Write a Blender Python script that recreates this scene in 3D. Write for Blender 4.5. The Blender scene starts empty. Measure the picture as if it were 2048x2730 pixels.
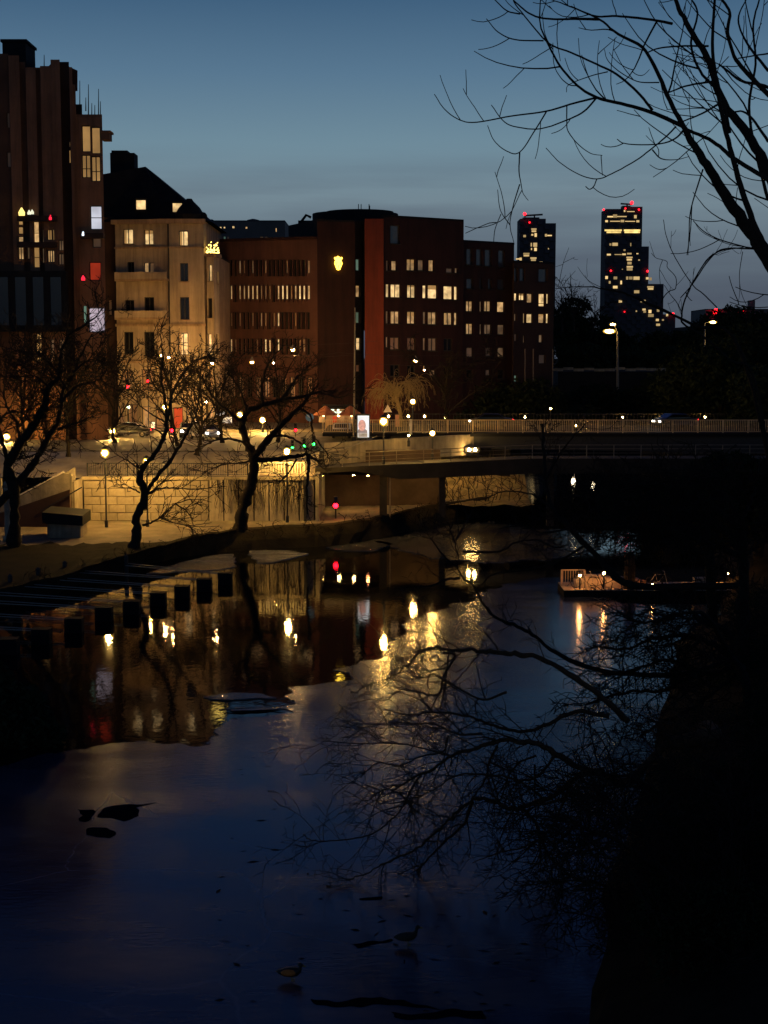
import bpy, math, random
import numpy as np
from mathutils import Vector, noise

R = random.Random(11)
scene = bpy.context.scene
# ---------------------------------------------------------------- camera
FPX = 3943.0            # focal length in pixels of the 2048 x 2730 photograph
HZ = 940.0              # row of the horizon
CAMZ = 15.0
PITCH = math.atan((1365 - HZ) / FPX)
cam_d = bpy.data.cameras.new('camera')
cam = bpy.data.objects.new('camera', cam_d)
scene.collection.objects.link(cam)
cam.location = (0, 0, CAMZ)
cam.rotation_euler = (math.radians(90) - PITCH, 0, 0)
cam_d.sensor_fit = 'VERTICAL'
cam_d.sensor_height = 36.0
cam_d.sensor_width = 27.0
cam_d.lens = FPX / 2730 * 36.0
cam_d.clip_start = 0.5
cam_d.clip_end = 6000
scene.camera = cam
# ---------------------------------------------------------------- dusk sky
world = bpy.data.worlds.new('World')
scene.world = world
world.use_nodes = True
wn, wl = world.node_tree.nodes, world.node_tree.links
wn.clear()
out = wn.new('ShaderNodeOutputWorld')
bg = wn.new('ShaderNodeBackground')
bg2 = wn.new('ShaderNodeBackground')
addsh = wn.new('ShaderNodeAddShader')
sky = wn.new('ShaderNodeTexSky')
sky.sky_type = 'NISHITA'
sky.sun_disc = False
sky.sun_elevation = math.radians(-4)
sky.sun_rotation = math.radians(60)
bg2.inputs['Strength'].default_value = 0.05
wl.new(sky.outputs[0], bg2.inputs['Color'])
tc = wn.new('ShaderNodeTexCoord')
sep = wn.new('ShaderNodeSeparateXYZ')
wl.new(tc.outputs['Generated'], sep.inputs[0])
ramp = wn.new('ShaderNodeValToRGB')
def lin(c): return tuple(((v / 255) / 12.92 if v / 255 <= 0.04045 else ((v / 255 + 0.055) / 1.055) ** 2.4) for v in c)
stops = [(0.0, (64, 72, 84)), (0.045, (78, 90, 103)), (0.075, (95, 110, 122)), (0.10, (108, 127, 138)),
         (0.135, (104, 131, 146)), (0.18, (82, 112, 136)), (0.235, (52, 84, 114)), (0.32, (42, 70, 118)), (0.45, (26, 44, 92)), (1.0, (3, 8, 26))]
el = ramp.color_ramp.elements
el[0].position, el[0].color = stops[0][0], (*lin(stops[0][1]), 1)
el[1].position, el[1].color = stops[-1][0], (*lin(stops[-1][1]), 1)
for p, c in stops[1:-1]:
    e = el.new(p); e.color = (*lin(c), 1)
wl.new(sep.outputs['Z'], ramp.inputs[0])
# low bank of thin cloud, stretched along the horizon
mp = wn.new('ShaderNodeMapping'); mp.inputs['Scale'].default_value = (3, 3, 34)
wl.new(tc.outputs['Generated'], mp.inputs[0])
cn = wn.new('ShaderNodeTexNoise'); cn.inputs['Scale'].default_value = 1.6; cn.inputs['Detail'].default_value = 4
wl.new(mp.outputs[0], cn.inputs[0])
cr = wn.new('ShaderNodeMapRange'); cr.inputs[1].default_value = .45; cr.inputs[2].default_value = .7; cr.inputs[3].default_value = 0; cr.inputs[4].default_value = .35
wl.new(cn.outputs[0], cr.inputs[0])
fz = wn.new('ShaderNodeMapRange'); fz.inputs[1].default_value = .10; fz.inputs[2].default_value = .14; fz.inputs[3].default_value = 1; fz.inputs[4].default_value = 0
wl.new(sep.outputs['Z'], fz.inputs[0])
mu = wn.new('ShaderNodeMath'); mu.operation = 'MULTIPLY'
wl.new(cr.outputs[0], mu.inputs[0]); wl.new(fz.outputs[0], mu.inputs[1])
mx = wn.new('ShaderNodeMixRGB'); mx.inputs[2].default_value = (*lin((62, 68, 86)), 1)
wl.new(mu.outputs[0], mx.inputs[0]); wl.new(ramp.outputs[0], mx.inputs[1])
wl.new(mx.outputs[0], bg.inputs['Color'])
bg.inputs['Strength'].default_value = 1.12
wl.new(bg.outputs[0], addsh.inputs[0]); wl.new(bg2.outputs[0], addsh.inputs[1])
wl.new(addsh.outputs[0], out.inputs[0])
# ---------------------------------------------------------------- view and render settings
scene.view_settings.view_transform = 'Standard'
scene.view_settings.look = 'None'
scene.view_settings.exposure = 0
scene.view_settings.gamma = 1
cy = scene.cycles
cy.use_denoising = True
cy.max_bounces = 5
cy.diffuse_bounces = 2
cy.glossy_bounces = 3
cy.transmission_bounces = 2
cy.transparent_max_bounces = 4
cy.sample_clamp_indirect = 4
cy.sample_clamp_direct = 0
cy.use_light_tree = True
cy.caustics_reflective = False
cy.caustics_refractive = False

# ---------------------------------------------------------------- pixel rays
_cp, _sp = math.cos(PITCH), math.sin(PITCH)
def ray(px, py):
    x = (px - 1024) / FPX; y = (1365 - py) / FPX
    return Vector((x, _cp + y * _sp, -_sp + y * _cp))
def at(px, py, Y):
    d = ray(px, py); t = Y / d.y
    return Vector((d.x * t, Y, CAMZ + d.z * t))
def gz(px, py, z=0.0):
    d = ray(px, py); t = (z - CAMZ) / d.z
    return Vector((d.x * t, d.y * t, z))

# ---------------------------------------------------------------- materials
MATS = {}
def nodemat(name):
    m = bpy.data.materials.new(name); m.use_nodes = True
    nt = m.node_tree
    b = nt.nodes['Principled BSDF']
    return m, nt, b
def surf(name, col, rough=0.8, var=0.3, scale=1.5, bump=0.2, metal=0.0, spec=0.3, streak=0.0):
    """rough outdoor surface: two octaves of mottling in the colour, fine relief"""
    if name in MATS: return MATS[name]
    m, nt, b = nodemat(name)
    n, l = nt.nodes, nt.links
    t = n.new('ShaderNodeTexCoord')
    n1 = n.new('ShaderNodeTexNoise'); n1.inputs['Scale'].default_value = scale; n1.inputs['Detail'].default_value = 6; n1.inputs['Roughness'].default_value = .65
    l.new(t.outputs['Object'], n1.inputs[0])
    mr = n.new('ShaderNodeMapRange'); mr.inputs[1].default_value = .3; mr.inputs[2].default_value = .7
    mr.inputs[3].default_value = 1 - var; mr.inputs[4].default_value = 1 + var
    l.new(n1.outputs[0], mr.inputs[0])
    oi = n.new('ShaderNodeObjectInfo')
    m2 = n.new('ShaderNodeMapRange'); m2.inputs[3].default_value = 1 - var * .4; m2.inputs[4].default_value = 1 + var * .4
    l.new(oi.outputs['Random'], m2.inputs[0])
    mm = n.new('ShaderNodeMath'); mm.operation = 'MULTIPLY'
    l.new(mr.outputs[0], mm.inputs[0]); l.new(m2.outputs[0], mm.inputs[1])
    if streak:
        ms = n.new('ShaderNodeMapping'); ms.inputs['Scale'].default_value = (.9, .9, .07)
        ns = n.new('ShaderNodeTexNoise'); ns.inputs['Scale'].default_value = 1.3; ns.inputs['Detail'].default_value = 5; ns.inputs['Roughness'].default_value = .7
        l.new(t.outputs['Object'], ms.inputs[0]); l.new(ms.outputs[0], ns.inputs[0])
        rs = n.new('ShaderNodeMapRange'); rs.inputs[1].default_value = .32; rs.inputs[2].default_value = .6; rs.inputs[3].default_value = 1 - streak; rs.inputs[4].default_value = 1.0
        l.new(ns.outputs[0], rs.inputs[0])
        mz = n.new('ShaderNodeMath'); mz.operation = 'MULTIPLY'; l.new(mm.outputs[0], mz.inputs[0]); l.new(rs.outputs[0], mz.inputs[1]); mm = mz
    vm = n.new('ShaderNodeVectorMath'); vm.operation = 'SCALE'
    vm.inputs[0].default_value = col
    l.new(mm.outputs[0], vm.inputs['Scale'])
    l.new(vm.outputs[0], b.inputs['Base Color'])
    b.inputs['Roughness'].default_value = rough
    b.inputs['Metallic'].default_value = metal
    b.inputs['Specular IOR Level'].default_value = spec
    if bump:
        bp = n.new('ShaderNodeBump'); bp.inputs['Strength'].default_value = bump; bp.inputs['Distance'].default_value = .05
        n2 = n.new('ShaderNodeTexNoise'); n2.inputs['Scale'].default_value = scale * 9; n2.inputs['Detail'].default_value = 3
        l.new(t.outputs['Object'], n2.inputs[0]); l.new(n2.outputs[0], bp.inputs['Height']); l.new(bp.outputs[0], b.inputs['Normal'])
    MATS[name] = m
    return m
def glow(name, col, strength, var=0.0, scale=.8, objvar=0.0):
    """something that gives off light"""
    if name in MATS: return MATS[name]
    m, nt, b = nodemat(name)
    n, l = nt.nodes, nt.links
    b.inputs['Base Color'].default_value = (*[min(1, c) * .3 for c in col], 1)
    b.inputs['Emission Color'].default_value = (*col, 1)
    b.inputs['Emission Strength'].default_value = strength
    if var or objvar:
        t = n.new('ShaderNodeTexCoord')
        n1 = n.new('ShaderNodeTexNoise'); n1.inputs['Scale'].default_value = scale; n1.inputs['Detail'].default_value = 3
        l.new(t.outputs['Object'], n1.inputs[0])
        mr = n.new('ShaderNodeMapRange'); mr.inputs[1].default_value = .35; mr.inputs[2].default_value = .65
        mr.inputs[3].default_value = strength * (1 - var); mr.inputs[4].default_value = strength * (1 + var * .6)
        l.new(n1.outputs[0], mr.inputs[0])
        oi = n.new('ShaderNodeObjectInfo')
        m2 = n.new('ShaderNodeMapRange'); m2.inputs[3].default_value = 1 - objvar; m2.inputs[4].default_value = 1 + objvar * .5
        l.new(oi.outputs['Random'], m2.inputs[0])
        mm = n.new('ShaderNodeMath'); mm.operation = 'MULTIPLY'
        l.new(mr.outputs[0], mm.inputs[0]); l.new(m2.outputs[0], mm.inputs[1]); l.new(mm.outputs[0], b.inputs['Emission Strength'])
    MATS[name] = m
    return m
def frosted(name, col, strength, clear):
    """frosted lamp glass: it glows, and the filament shows through it"""
    if name in MATS: return MATS[name]
    m = bpy.data.materials.new(name); m.use_nodes = True; nt = m.node_tree; nt.nodes.clear()
    e = nt.nodes.new('ShaderNodeEmission'); e.inputs[0].default_value = (*col, 1); e.inputs[1].default_value = strength
    t = nt.nodes.new('ShaderNodeBsdfTransparent'); x = nt.nodes.new('ShaderNodeMixShader'); x.inputs[0].default_value = clear
    o_ = nt.nodes.new('ShaderNodeOutputMaterial')
    nt.links.new(e.outputs[0], x.inputs[1]); nt.links.new(t.outputs[0], x.inputs[2]); nt.links.new(x.outputs[0], o_.inputs[0])
    MATS[name] = m
    return m
def liquid(name, col, rough, bscale, bstr, aniso=(1, .35, 1), rvar=0.0, spec=.5, ior=1.33, white=0.0):
    m, nt, b = nodemat(name)
    n, l = nt.nodes, nt.links
    b.inputs['Base Color'].default_value = (*col, 1)
    b.inputs['IOR'].default_value = ior
    b.inputs['Roughness'].default_value = rough
    t = n.new('ShaderNodeTexCoord')
    mp = n.new('ShaderNodeMapping'); mp.inputs['Scale'].default_value = aniso
    l.new(t.outputs['Object'], mp.inputs[0])
    n1 = n.new('ShaderNodeTexNoise'); n1.inputs['Scale'].default_value = bscale; n1.inputs['Detail'].default_value = 3
    l.new(mp.outputs[0], n1.inputs[0])
    bp = n.new('ShaderNodeBump'); bp.inputs['Strength'].default_value = bstr; bp.inputs['Distance'].default_value = .1
    l.new(n1.outputs[0], bp.inputs['Height']); l.new(bp.outputs[0], b.inputs['Normal'])
    if rvar:
        n2 = n.new('ShaderNodeTexNoise'); n2.inputs['Scale'].default_value = .12; n2.inputs['Detail'].default_value = 6; n2.inputs['Roughness'].default_value = .7
        mp2 = n.new('ShaderNodeMapping'); mp2.inputs['Scale'].default_value = (.6, 1.6, 1)
        l.new(t.outputs['Object'], mp2.inputs[0]); l.new(mp2.outputs[0], n2.inputs[0])
        mr = n.new('ShaderNodeMapRange'); mr.inputs[1].default_value = .35; mr.inputs[2].default_value = .65
        mr.inputs[3].default_value = rough - rvar; mr.inputs[4].default_value = rough + rvar
        l.new(n2.outputs[0], mr.inputs[0]); l.new(mr.outputs[0], b.inputs['Roughness'])
        if white:
            cr_ = n.new('ShaderNodeMapRange'); cr_.inputs[1].default_value = .45; cr_.inputs[2].default_value = .75
            l.new(n2.outputs[0], cr_.inputs[0])
            mc = n.new('ShaderNodeMixRGB'); mc.inputs[1].default_value = (*col, 1); mc.inputs[2].default_value = (white, white * 1.02, white * 1.08, 1)
            l.new(cr_.outputs[0], mc.inputs[0])
            dn = n.new('ShaderNodeTexNoise'); dn.inputs['Scale'].default_value = .35; dn.inputs['Detail'].default_value = 5; l.new(t.outputs['Object'], dn.inputs[0])
            dm = n.new('ShaderNodeMixRGB'); dm.blend_type = 'ADD'; dm.inputs[0].default_value = 3.0; l.new(t.outputs['Object'], dm.inputs[1]); l.new(dn.outputs[1], dm.inputs[2])
            vo = n.new('ShaderNodeTexVoronoi'); vo.feature = 'DISTANCE_TO_EDGE'; vo.inputs['Scale'].default_value = .11; l.new(dm.outputs[0], vo.inputs[0])
            ce = n.new('ShaderNodeMapRange'); ce.inputs[1].default_value = 0; ce.inputs[2].default_value = .006; ce.inputs[3].default_value = .22; ce.inputs[4].default_value = 0; l.new(vo.outputs[0], ce.inputs[0])
            m3 = n.new('ShaderNodeMixRGB'); m3.inputs[2].default_value = (.16, .17, .19, 1); l.new(ce.outputs[0], m3.inputs[0]); l.new(mc.outputs[0], m3.inputs[1]); l.new(m3.outputs[0], b.inputs['Base Color'])
    MATS[name] = m
    return m

WATER = liquid('canal water', (.002, .003, .004), .034, 3.0, .03, (1, .6, 1))
ICE = liquid('grey ice', (.011, .019, .040), .17, 5.0, .05, (.5, 1.2, 1), rvar=.06, ior=1.31, white=.065)
FLOE = liquid('snowy ice', (.12, .12, .12), .16, 5.0, .10, (.6, 1.2, 1), rvar=.05, ior=1.31, white=.25)
FLOED = liquid('thin wet ice', (.03, .032, .036), .12, 5.0, .12, (.6, 1.2, 1), rvar=.05, ior=1.31, white=.10)
CREAM = surf('cream render', (.42, .32, .215), .9, .18, .35, streak=.45)
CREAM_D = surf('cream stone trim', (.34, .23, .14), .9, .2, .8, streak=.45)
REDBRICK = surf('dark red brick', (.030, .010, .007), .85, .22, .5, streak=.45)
REDLIT = surf('lamplit red strip', (.17, .026, .010), .7, .2, .35, streak=.45)  # red brick strip; the lamp light on it is put into the colour
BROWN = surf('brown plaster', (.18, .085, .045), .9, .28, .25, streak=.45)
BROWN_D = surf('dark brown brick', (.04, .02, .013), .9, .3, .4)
GREYC = surf('grey cladding', (.10, .085, .075), .8, .2, .1)
TOWERC = surf('ribbed dark concrete', (.055, .050, .052), .85, .2, .05)
BLACKROOF = surf('black sheet roofing', (.012, .012, .013), .8, .3, 1.0, spec=.1)
FRAME = surf('dark window frame', (.03, .026, .022), .6, .2, 2)
STONE = surf('granite block', (.27, .225, .15), .9, .3, 1.2, .5)
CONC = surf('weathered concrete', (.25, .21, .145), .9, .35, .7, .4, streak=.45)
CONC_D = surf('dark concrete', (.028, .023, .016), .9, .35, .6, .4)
VERGELIT = surf('lamplit verge gravel', (.44, .36, .22), .95, .4, .35, .6)  # paled so the colour carries the lamp light on the verge
BROWN_M = surf('shaded brown recess', (.085, .04, .022), .9, .3, .4)  # darker copy of the wall brown; recess shade is in the colour
ASPH = surf('asphalt', (.10, .088, .07), .75, .3, .6, .3)  # lightened; lamp light on the street is part of the colour
GRAVEL = surf('gravel path', (.15, .12, .08), .95, .35, .5, .5)
SOIL = surf('winter soil and grass', (.020, .016, .009), 1, .5, .6, .8, spec=.05)  # darkened; shade of the bank facing away is in the colour
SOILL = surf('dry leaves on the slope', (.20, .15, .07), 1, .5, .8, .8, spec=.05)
BARK = surf('wet dark bark', (.022, .017, .012), .9, .4, 6, .6, spec=.1)
BARKB = surf('brown bark', (.075, .042, .022), .9, .4, 6, .6, spec=.1)  # brown raised above the dark bark; light caught by the limbs is in it
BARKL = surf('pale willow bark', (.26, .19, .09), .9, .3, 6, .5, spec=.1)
LEAF = surf('dark evergreen leaf', (.018, .026, .012), .9, .4, 3, 0, spec=.05)
PANELC = surf('pale wall panel', (.36, .30, .20), .9, .3, .7, .3, streak=.4)
RAILM = surf('lamplit railing steel', (.50, .37, .20), .5, .15, 3, .1)  # pale warm tone holds the lamp glitter on the bridge railing
METAL = surf('grey painted steel', (.17, .14, .10), .5, .15, 3, .1)
METAL_D = surf('black painted steel', (.02, .02, .02), .5, .15, 3, .1)
PLASTIC = surf('black float plastic', (.008, .008, .009), .85, .2, 3, .2, spec=.1)
CARPAINT = {k: surf('car paint ' + k, c, .3, .08, 1, 0, spec=.6) for k, c in dict(white=(.6, .6, .58), dark=(.03, .03, .035), red=(.3, .02, .02), blue=(.05, .1, .28), silver=(.35, .35, .36)).items()}
RUBBER = surf('tyre rubber', (.015, .015, .015), .9, .1, 4, 0)
CARGLASS = surf('car glass', (.01, .012, .014), .1, .05, 1, 0, spec=.8)
TARP = surf('pale tarpaulin', (.36, .27, .17), .7, .2, 2, .4)
FEATH = surf('dark brown feathers', (.035, .03, .02), .8, .4, 18, .2)
FEATHO = surf('rusty orange feathers', (.55, .16, .03), .8, .3, 18, .2)
FEATHG = surf('glossy green black feathers', (.012, .02, .015), .4, .2, 18, .1)
BEAK = surf('dull yellow beak', (.35, .25, .05), .6, .1, 10, 0)
WIN = dict(
    warm=glow('bright warm window light', (1.0, .66, .28), 1.0, .5, 1.3, .35),
    soft=glow('soft warm window light', (1.0, .59, .24), .48, .6, 1.5, .5),
    dim=glow('dim window light', (1.0, .60, .30), .10, .6, .9, .5),
    faint=glow('faint window light', (1.0, .60, .35), .03, .6, .9, .5),
    white=glow('cool white screen light', (.86, .88, 1.0), .62, .35, .4, .1),
    lilac=glow('lilac screen light', (.80, .66, .78), .60, .3, .3, .1),
    teal=glow('greenish stair light', (.50, .85, .62), .16, .4, .7, .3),
    amber=glow('amber blind light', (1.0, .55, .18), .36, .35, .35, .15),
    red=glow('red sign light', (1.0, .08, .02), .30, .5, .3, .1),
    dark=surf('dark window glass', (.012, .013, .015), .12, .1, 1, 0, spec=.6),
    grey=surf('grey reflecting glass', (.06, .06, .06), .25, .2, 1, 0, spec=.8),
)
NA = (1.0, .58, .17)

# ---------------------------------------------------------------- object helpers
C = scene.collection
ORG = {}
def tag(o, label=None, cat=None, group=None, kind=None):
    if label: o['label'] = label
    if cat: o['category'] = cat
    if group: o['group'] = group
    if kind: o['kind'] = kind
    return o
def thing(name, label, cat, loc=(0, 0, 0), group=None, rz=0):
    o = bpy.data.objects.new(name, None); C.objects.link(o)
    o.location = loc; o.rotation_euler = (0, 0, rz); o.empty_display_size = .2
    ORG[o.name] = Vector(loc) if rz == 0 else Vector((0, 0, 0))
    return tag(o, label, cat, group)
class MB:
    def __init__(s): s.v = []; s.f = []
    def add(s, vs, fs):
        k = len(s.v); s.v += [tuple(p) for p in vs]; s.f += [tuple(i + k for i in f) for f in fs]; return s
    def box(s, x0, x1, y0, y1, z0, z1):
        return s.add([(x0, y0, z0), (x1, y0, z0), (x1, y1, z0), (x0, y1, z0), (x0, y0, z1), (x1, y0, z1), (x1, y1, z1), (x0, y1, z1)],
                     [(0, 3, 2, 1), (4, 5, 6, 7), (0, 1, 5, 4), (1, 2, 6, 5), (2, 3, 7, 6), (3, 0, 4, 7)])
    def obox(s, c, ax, ay, az):
        c = Vector(c); ax = Vector(ax); ay = Vector(ay); az = Vector(az)
        P = [c + ax * i + ay * j + az * k for k in (-.5, .5) for (i, j) in ((-.5, -.5), (.5, -.5), (.5, .5), (-.5, .5))]
        return s.add(P, [(0, 3, 2, 1), (4, 5, 6, 7), (0, 1, 5, 4), (1, 2, 6, 5), (2, 3, 7, 6), (3, 0, 4, 7)])
    def bar(s, a, b, w, h=None):
        a = Vector(a); b = Vector(b); d = b - a; h = h or w
        up = Vector((0, 0, 1)) if abs(d.normalized().z) < .95 else Vector((0, 1, 0))
        sx = d.cross(up).normalized() * w; sz = sx.cross(d).normalized() * h
        return s.obox((a + b) / 2, d, sx, sz)
    def prism(s, pts, z0, z1):
        n = len(pts)
        vs = [(p[0], p[1], z0) for p in pts] + [(p[0], p[1], z1) for p in pts]
        return s.add(vs, [tuple(range(n))[::-1], tuple(range(n, 2 * n))] + [(i, (i + 1) % n, n + (i + 1) % n, n + i) for i in range(n)])
    def tube(s, pts, rad, k=6, cap=True):
        v, f = tube_geo(np.array([tuple(p) for p in pts], float), np.array(rad, float) if hasattr(rad, '__len__') else np.full(len(pts), rad), k)
        if cap:
            f = [tuple(q) for q in f] + [tuple(range(k))[::-1], tuple(range(len(v) - k, len(v)))]
        return s.add(v.tolist(), f)
    def ball(s, c, r, seg=10, rings=6, sz=1.0, sx=1.0, sy=1.0):
        vs = [(c[0], c[1], c[2] + r * sz)]
        for i in range(1, rings):
            a = math.pi * i / rings
            for j in range(seg):
                b = 2 * math.pi * j / seg
                vs.append((c[0] + r * sx * math.sin(a) * math.cos(b), c[1] + r * sy * math.sin(a) * math.sin(b), c[2] + r * sz * math.cos(a)))
        vs.append((c[0], c[1], c[2] - r * sz))
        fs = [(0, 1 + j, 1 + (j + 1) % seg) for j in range(seg)]
        for i in range(rings - 2):
            for j in range(seg):
                a0 = 1 + i * seg
                fs.append((a0 + j, a0 + seg + j, a0 + seg + (j + 1) % seg, a0 + (j + 1) % seg))
        a0 = 1 + (rings - 2) * seg
        fs += [(len(vs) - 1, a0 + (j + 1) % seg, a0 + j) for j in range(seg)]
        return s.add(vs, fs)
    def lathe(s, c, prof, k=10):
        """prof: list of (radius, z) from bottom to top"""
        pts = [(c[0], c[1], c[2] + z) for r, z in prof]
        n = len(prof); vs = []
        for r, z in prof:
            for j in range(k):
                a = 2 * math.pi * j / k
                vs.append((c[0] + r * math.cos(a), c[1] + r * math.sin(a), c[2] + z))
        fs = [(i * k + j, i * k + (j + 1) % k, (i + 1) * k + (j + 1) % k, (i + 1) * k + j) for i in range(n - 1) for j in range(k)]
        fs += [tuple(range(k))[::-1], tuple(range((n - 1) * k, n * k))]
        return s.add(vs, fs)
    def mesh(s, name, m, org=None):
        me = bpy.data.meshes.new(name)
        vs = s.v
        if org is not None and tuple(org) != (0, 0, 0):
            vs = [(a - org[0], b - org[1], c - org[2]) for a, b, c in vs]
        me.from_pydata(vs, [], s.f); me.update()
        if m: me.materials.append(m)
        return me
    def build(s, name, m, parent=None, smooth=False, loc=None):
        org = ORG.get(parent.name, Vector((0, 0, 0))) if parent else (Vector(loc) if loc is not None else Vector((0, 0, 0)))
        o = bpy.data.objects.new(name, s.mesh(name, m, org)); C.objects.link(o)
        if smooth:
            for p in o.data.polygons: p.use_smooth = True
        if parent: o.parent = parent
        elif loc is not None: o.location = loc
        ORG[o.name] = org
        return o
def inst(name, me, parent, loc, rot=(0, 0, 0), scale=(1, 1, 1)):
    """a piece that shares its mesh; loc is in world space, parent is a thing without rotation"""
    o = bpy.data.objects.new(name, me); C.objects.link(o)
    o.parent = parent; o.location = Vector(loc) - ORG.get(parent.name, Vector((0, 0, 0)))
    o.rotation_euler = rot; o.scale = scale
    return o
def tube_geo(P, r, k):
    n = len(P)
    T = np.empty_like(P); T[1:-1] = P[2:] - P[:-2]; T[0] = P[1] - P[0]; T[-1] = P[-1] - P[-2]
    T /= (np.linalg.norm(T, axis=1, keepdims=True) + 1e-9)
    m = T.mean(axis=0); ref = np.array((0, 0, 1.)) if abs(m[2]) < .7 * np.linalg.norm(m) + 1e-9 else np.array((0., 1, 0))
    U = np.cross(T, ref); U /= (np.linalg.norm(U, axis=1, keepdims=True) + 1e-9)
    V = np.cross(T, U)
    a = np.arange(k) * (2 * math.pi / k)
    ring = P[:, None, :] + r[:, None, None] * (np.cos(a)[None, :, None] * U[:, None, :] + np.sin(a)[None, :, None] * V[:, None, :])
    i = (np.arange(n - 1) * k)[:, None]; j = np.arange(k)[None, :]; j2 = (j + 1) % k
    F = np.stack([i + j, i + j2, i + k + j2, i + k + j], axis=-1).reshape(-1, 4)
    return ring.reshape(-1, 3), F
def tubes_mesh(name, tubes, m, org, kfun):
    Vs, Fs, off = [], [], 0
    for P, r in tubes:
        v, f = tube_geo(P, r, kfun(r[0]))
        Vs.append(v); Fs.append(f + off); off += len(v)
    V = np.concatenate(Vs) - np.array(org); F = np.concatenate(Fs)
    me = bpy.data.meshes.new(name)
    me.vertices.add(len(V)); me.vertices.foreach_set('co', V.astype(np.float32).ravel())
    me.loops.add(F.size); me.loops.foreach_set('vertex_index', F.astype(np.int32).ravel())
    me.polygons.add(len(F)); me.polygons.foreach_set('loop_start', (np.arange(len(F)) * 4).astype(np.int32))
    me.update(calc_edges=True)
    me.materials.append(m)
    return me
def faces_mesh(name, V, nper, m, org):
    """V: (n, nper, 3) loose polygons"""
    V = V - np.array(org)
    me = bpy.data.meshes.new(name); n = len(V)
    me.vertices.add(n * nper); me.vertices.foreach_set('co', V.astype(np.float32).ravel())
    me.loops.add(n * nper); me.loops.foreach_set('vertex_index', np.arange(n * nper, dtype=np.int32))
    me.polygons.add(n); me.polygons.foreach_set('loop_start', (np.arange(n) * nper).astype(np.int32))
    me.update(calc_edges=True); me.materials.append(m)
    return me
def struct(name, mb, m, label=None):
    o = mb.build(name, m); o['kind'] = 'structure'
    if label: o['label'] = label
    return o

def strip_mesh(lines):
    """surface through a list of polylines with the same number of points"""
    b = MB(); n = len(lines[0])
    for ln in lines: b.v += [tuple(p) for p in ln]
    for i in range(len(lines) - 1):
        for j in range(n - 1):
            b.f.append((i * n + j, i * n + j + 1, (i + 1) * n + j + 1, (i + 1) * n + j))
    return b
def resample(pts, n):
    pts = [Vector(p) for p in pts]
    L = [0]
    for a, b in zip(pts, pts[1:]): L.append(L[-1] + (b - a).length)
    out_ = []
    for i in range(n):
        t = L[-1] * i / (n - 1); k = 0
        while k < len(L) - 2 and L[k + 1] < t: k += 1
        f = (t - L[k]) / max(1e-9, L[k + 1] - L[k])
        out_.append(pts[k].lerp(pts[k + 1], min(1, f)))
    return out_
# ================================================================ WATER, ICE, BANKS
b = MB(); b.add([(-140, 3, 0), (140, 3, 0), (140, 330, 0), (-140, 330, 0)], [(0, 1, 2, 3)]); struct('canal_water', b, WATER)
def rough_poly(pts, amp, seg, seed):
    """polygon outline in world metres, broken up like an ice edge"""
    o_ = []; n = len(pts)
    for i in range(n):
        a, c = Vector(pts[i]), Vector(pts[(i + 1) % n]); k = max(1, min(60, int((c - a).length / seg)))
        for j in range(k):
            p = a.lerp(c, j / k); q = p * .9
            f = noise.noise(Vector((q.x, q.y, seed))) + .5 * noise.noise(Vector((q.x * 2.7, q.y * 2.7, seed)))
            g = noise.noise(Vector((q.x, q.y, seed + 9))) + .5 * noise.noise(Vector((q.x * 2.7, q.y * 2.7, seed + 9)))
            o_.append((p.x + f * amp, p.y + g * amp * 1.3, 0))
    return o_
def sheet(name, px, m, z0, z1, amp=.5, seg=.35, seed=1.0, cls='structure'):
    pts = rough_poly([gz(x, y) for x, y in px], amp, seg, seed)
    bb = MB(); bb.prism(pts, z0, z1); o = bb.build(name, m); o['kind'] = cls; return o
sheet('ice_sheet', [(-900, 2160), (-200, 2090), (0, 2050), (120, 2018), (230, 1994), (300, 1986), (370, 1979), (450, 1983), (530, 1991), (563, 1985), (572, 1955), (592, 1930),
      (640, 1915), (730, 1912), (790, 1905), (760, 1893), (640, 1898), (585, 1890), (700, 1885), (790, 1880), (768, 1865), (775, 1845), (785, 1832), (836, 1823), (891, 1820), (935, 1814),
      (912, 1784), (959, 1773), (1018, 1748), (1043, 1708), (1098, 1686), (1072, 1668), (1148, 1642), (1170, 1630), (1224, 1608), (1267, 1604), (1283, 1580), (1350, 1560), (1430, 1545),
      (1500, 1538), (1620, 1600), (1900, 1640), (2300, 1700), (2900, 2100), (2900, 4400), (1024, 9000), (-900, 4400)], ICE, -.06, .03, .5, .22, 3.3)
for i, px in enumerate([
        [(1000, 1440), (1060, 1432), (1200, 1402), (1300, 1392), (1400, 1410), (1500, 1412), (1590, 1430), (1600, 1465), (1500, 1490), (1300, 1502), (1150, 1488), (1060, 1465)],
        [(660, 1469), (760, 1468), (822, 1477), (770, 1492), (730, 1500), (685, 1503)],
        [(395, 1531), (470, 1505), (560, 1482), (622, 1478), (630, 1512), (590, 1520), (500, 1524)],
        [(870, 1462), (1000, 1440), (1050, 1452), (990, 1470), (920, 1470)],
        [(540, 1860), (620, 1848), (700, 1852), (740, 1862), (640, 1868), (575, 1868)]]):
    o = sheet('ice_floe', px, FLOED if i in (0, 3, 4) else FLOE, -.05, .05, .9 if i == 0 else .35, .4, 5.0 + i, 'structure')
MELT = surf('painted dark water', (.006, .006, .008), 1, .3, 1, 0, spec=.0)  # black sheets over the ice stand for water holes and dark reflections
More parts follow.
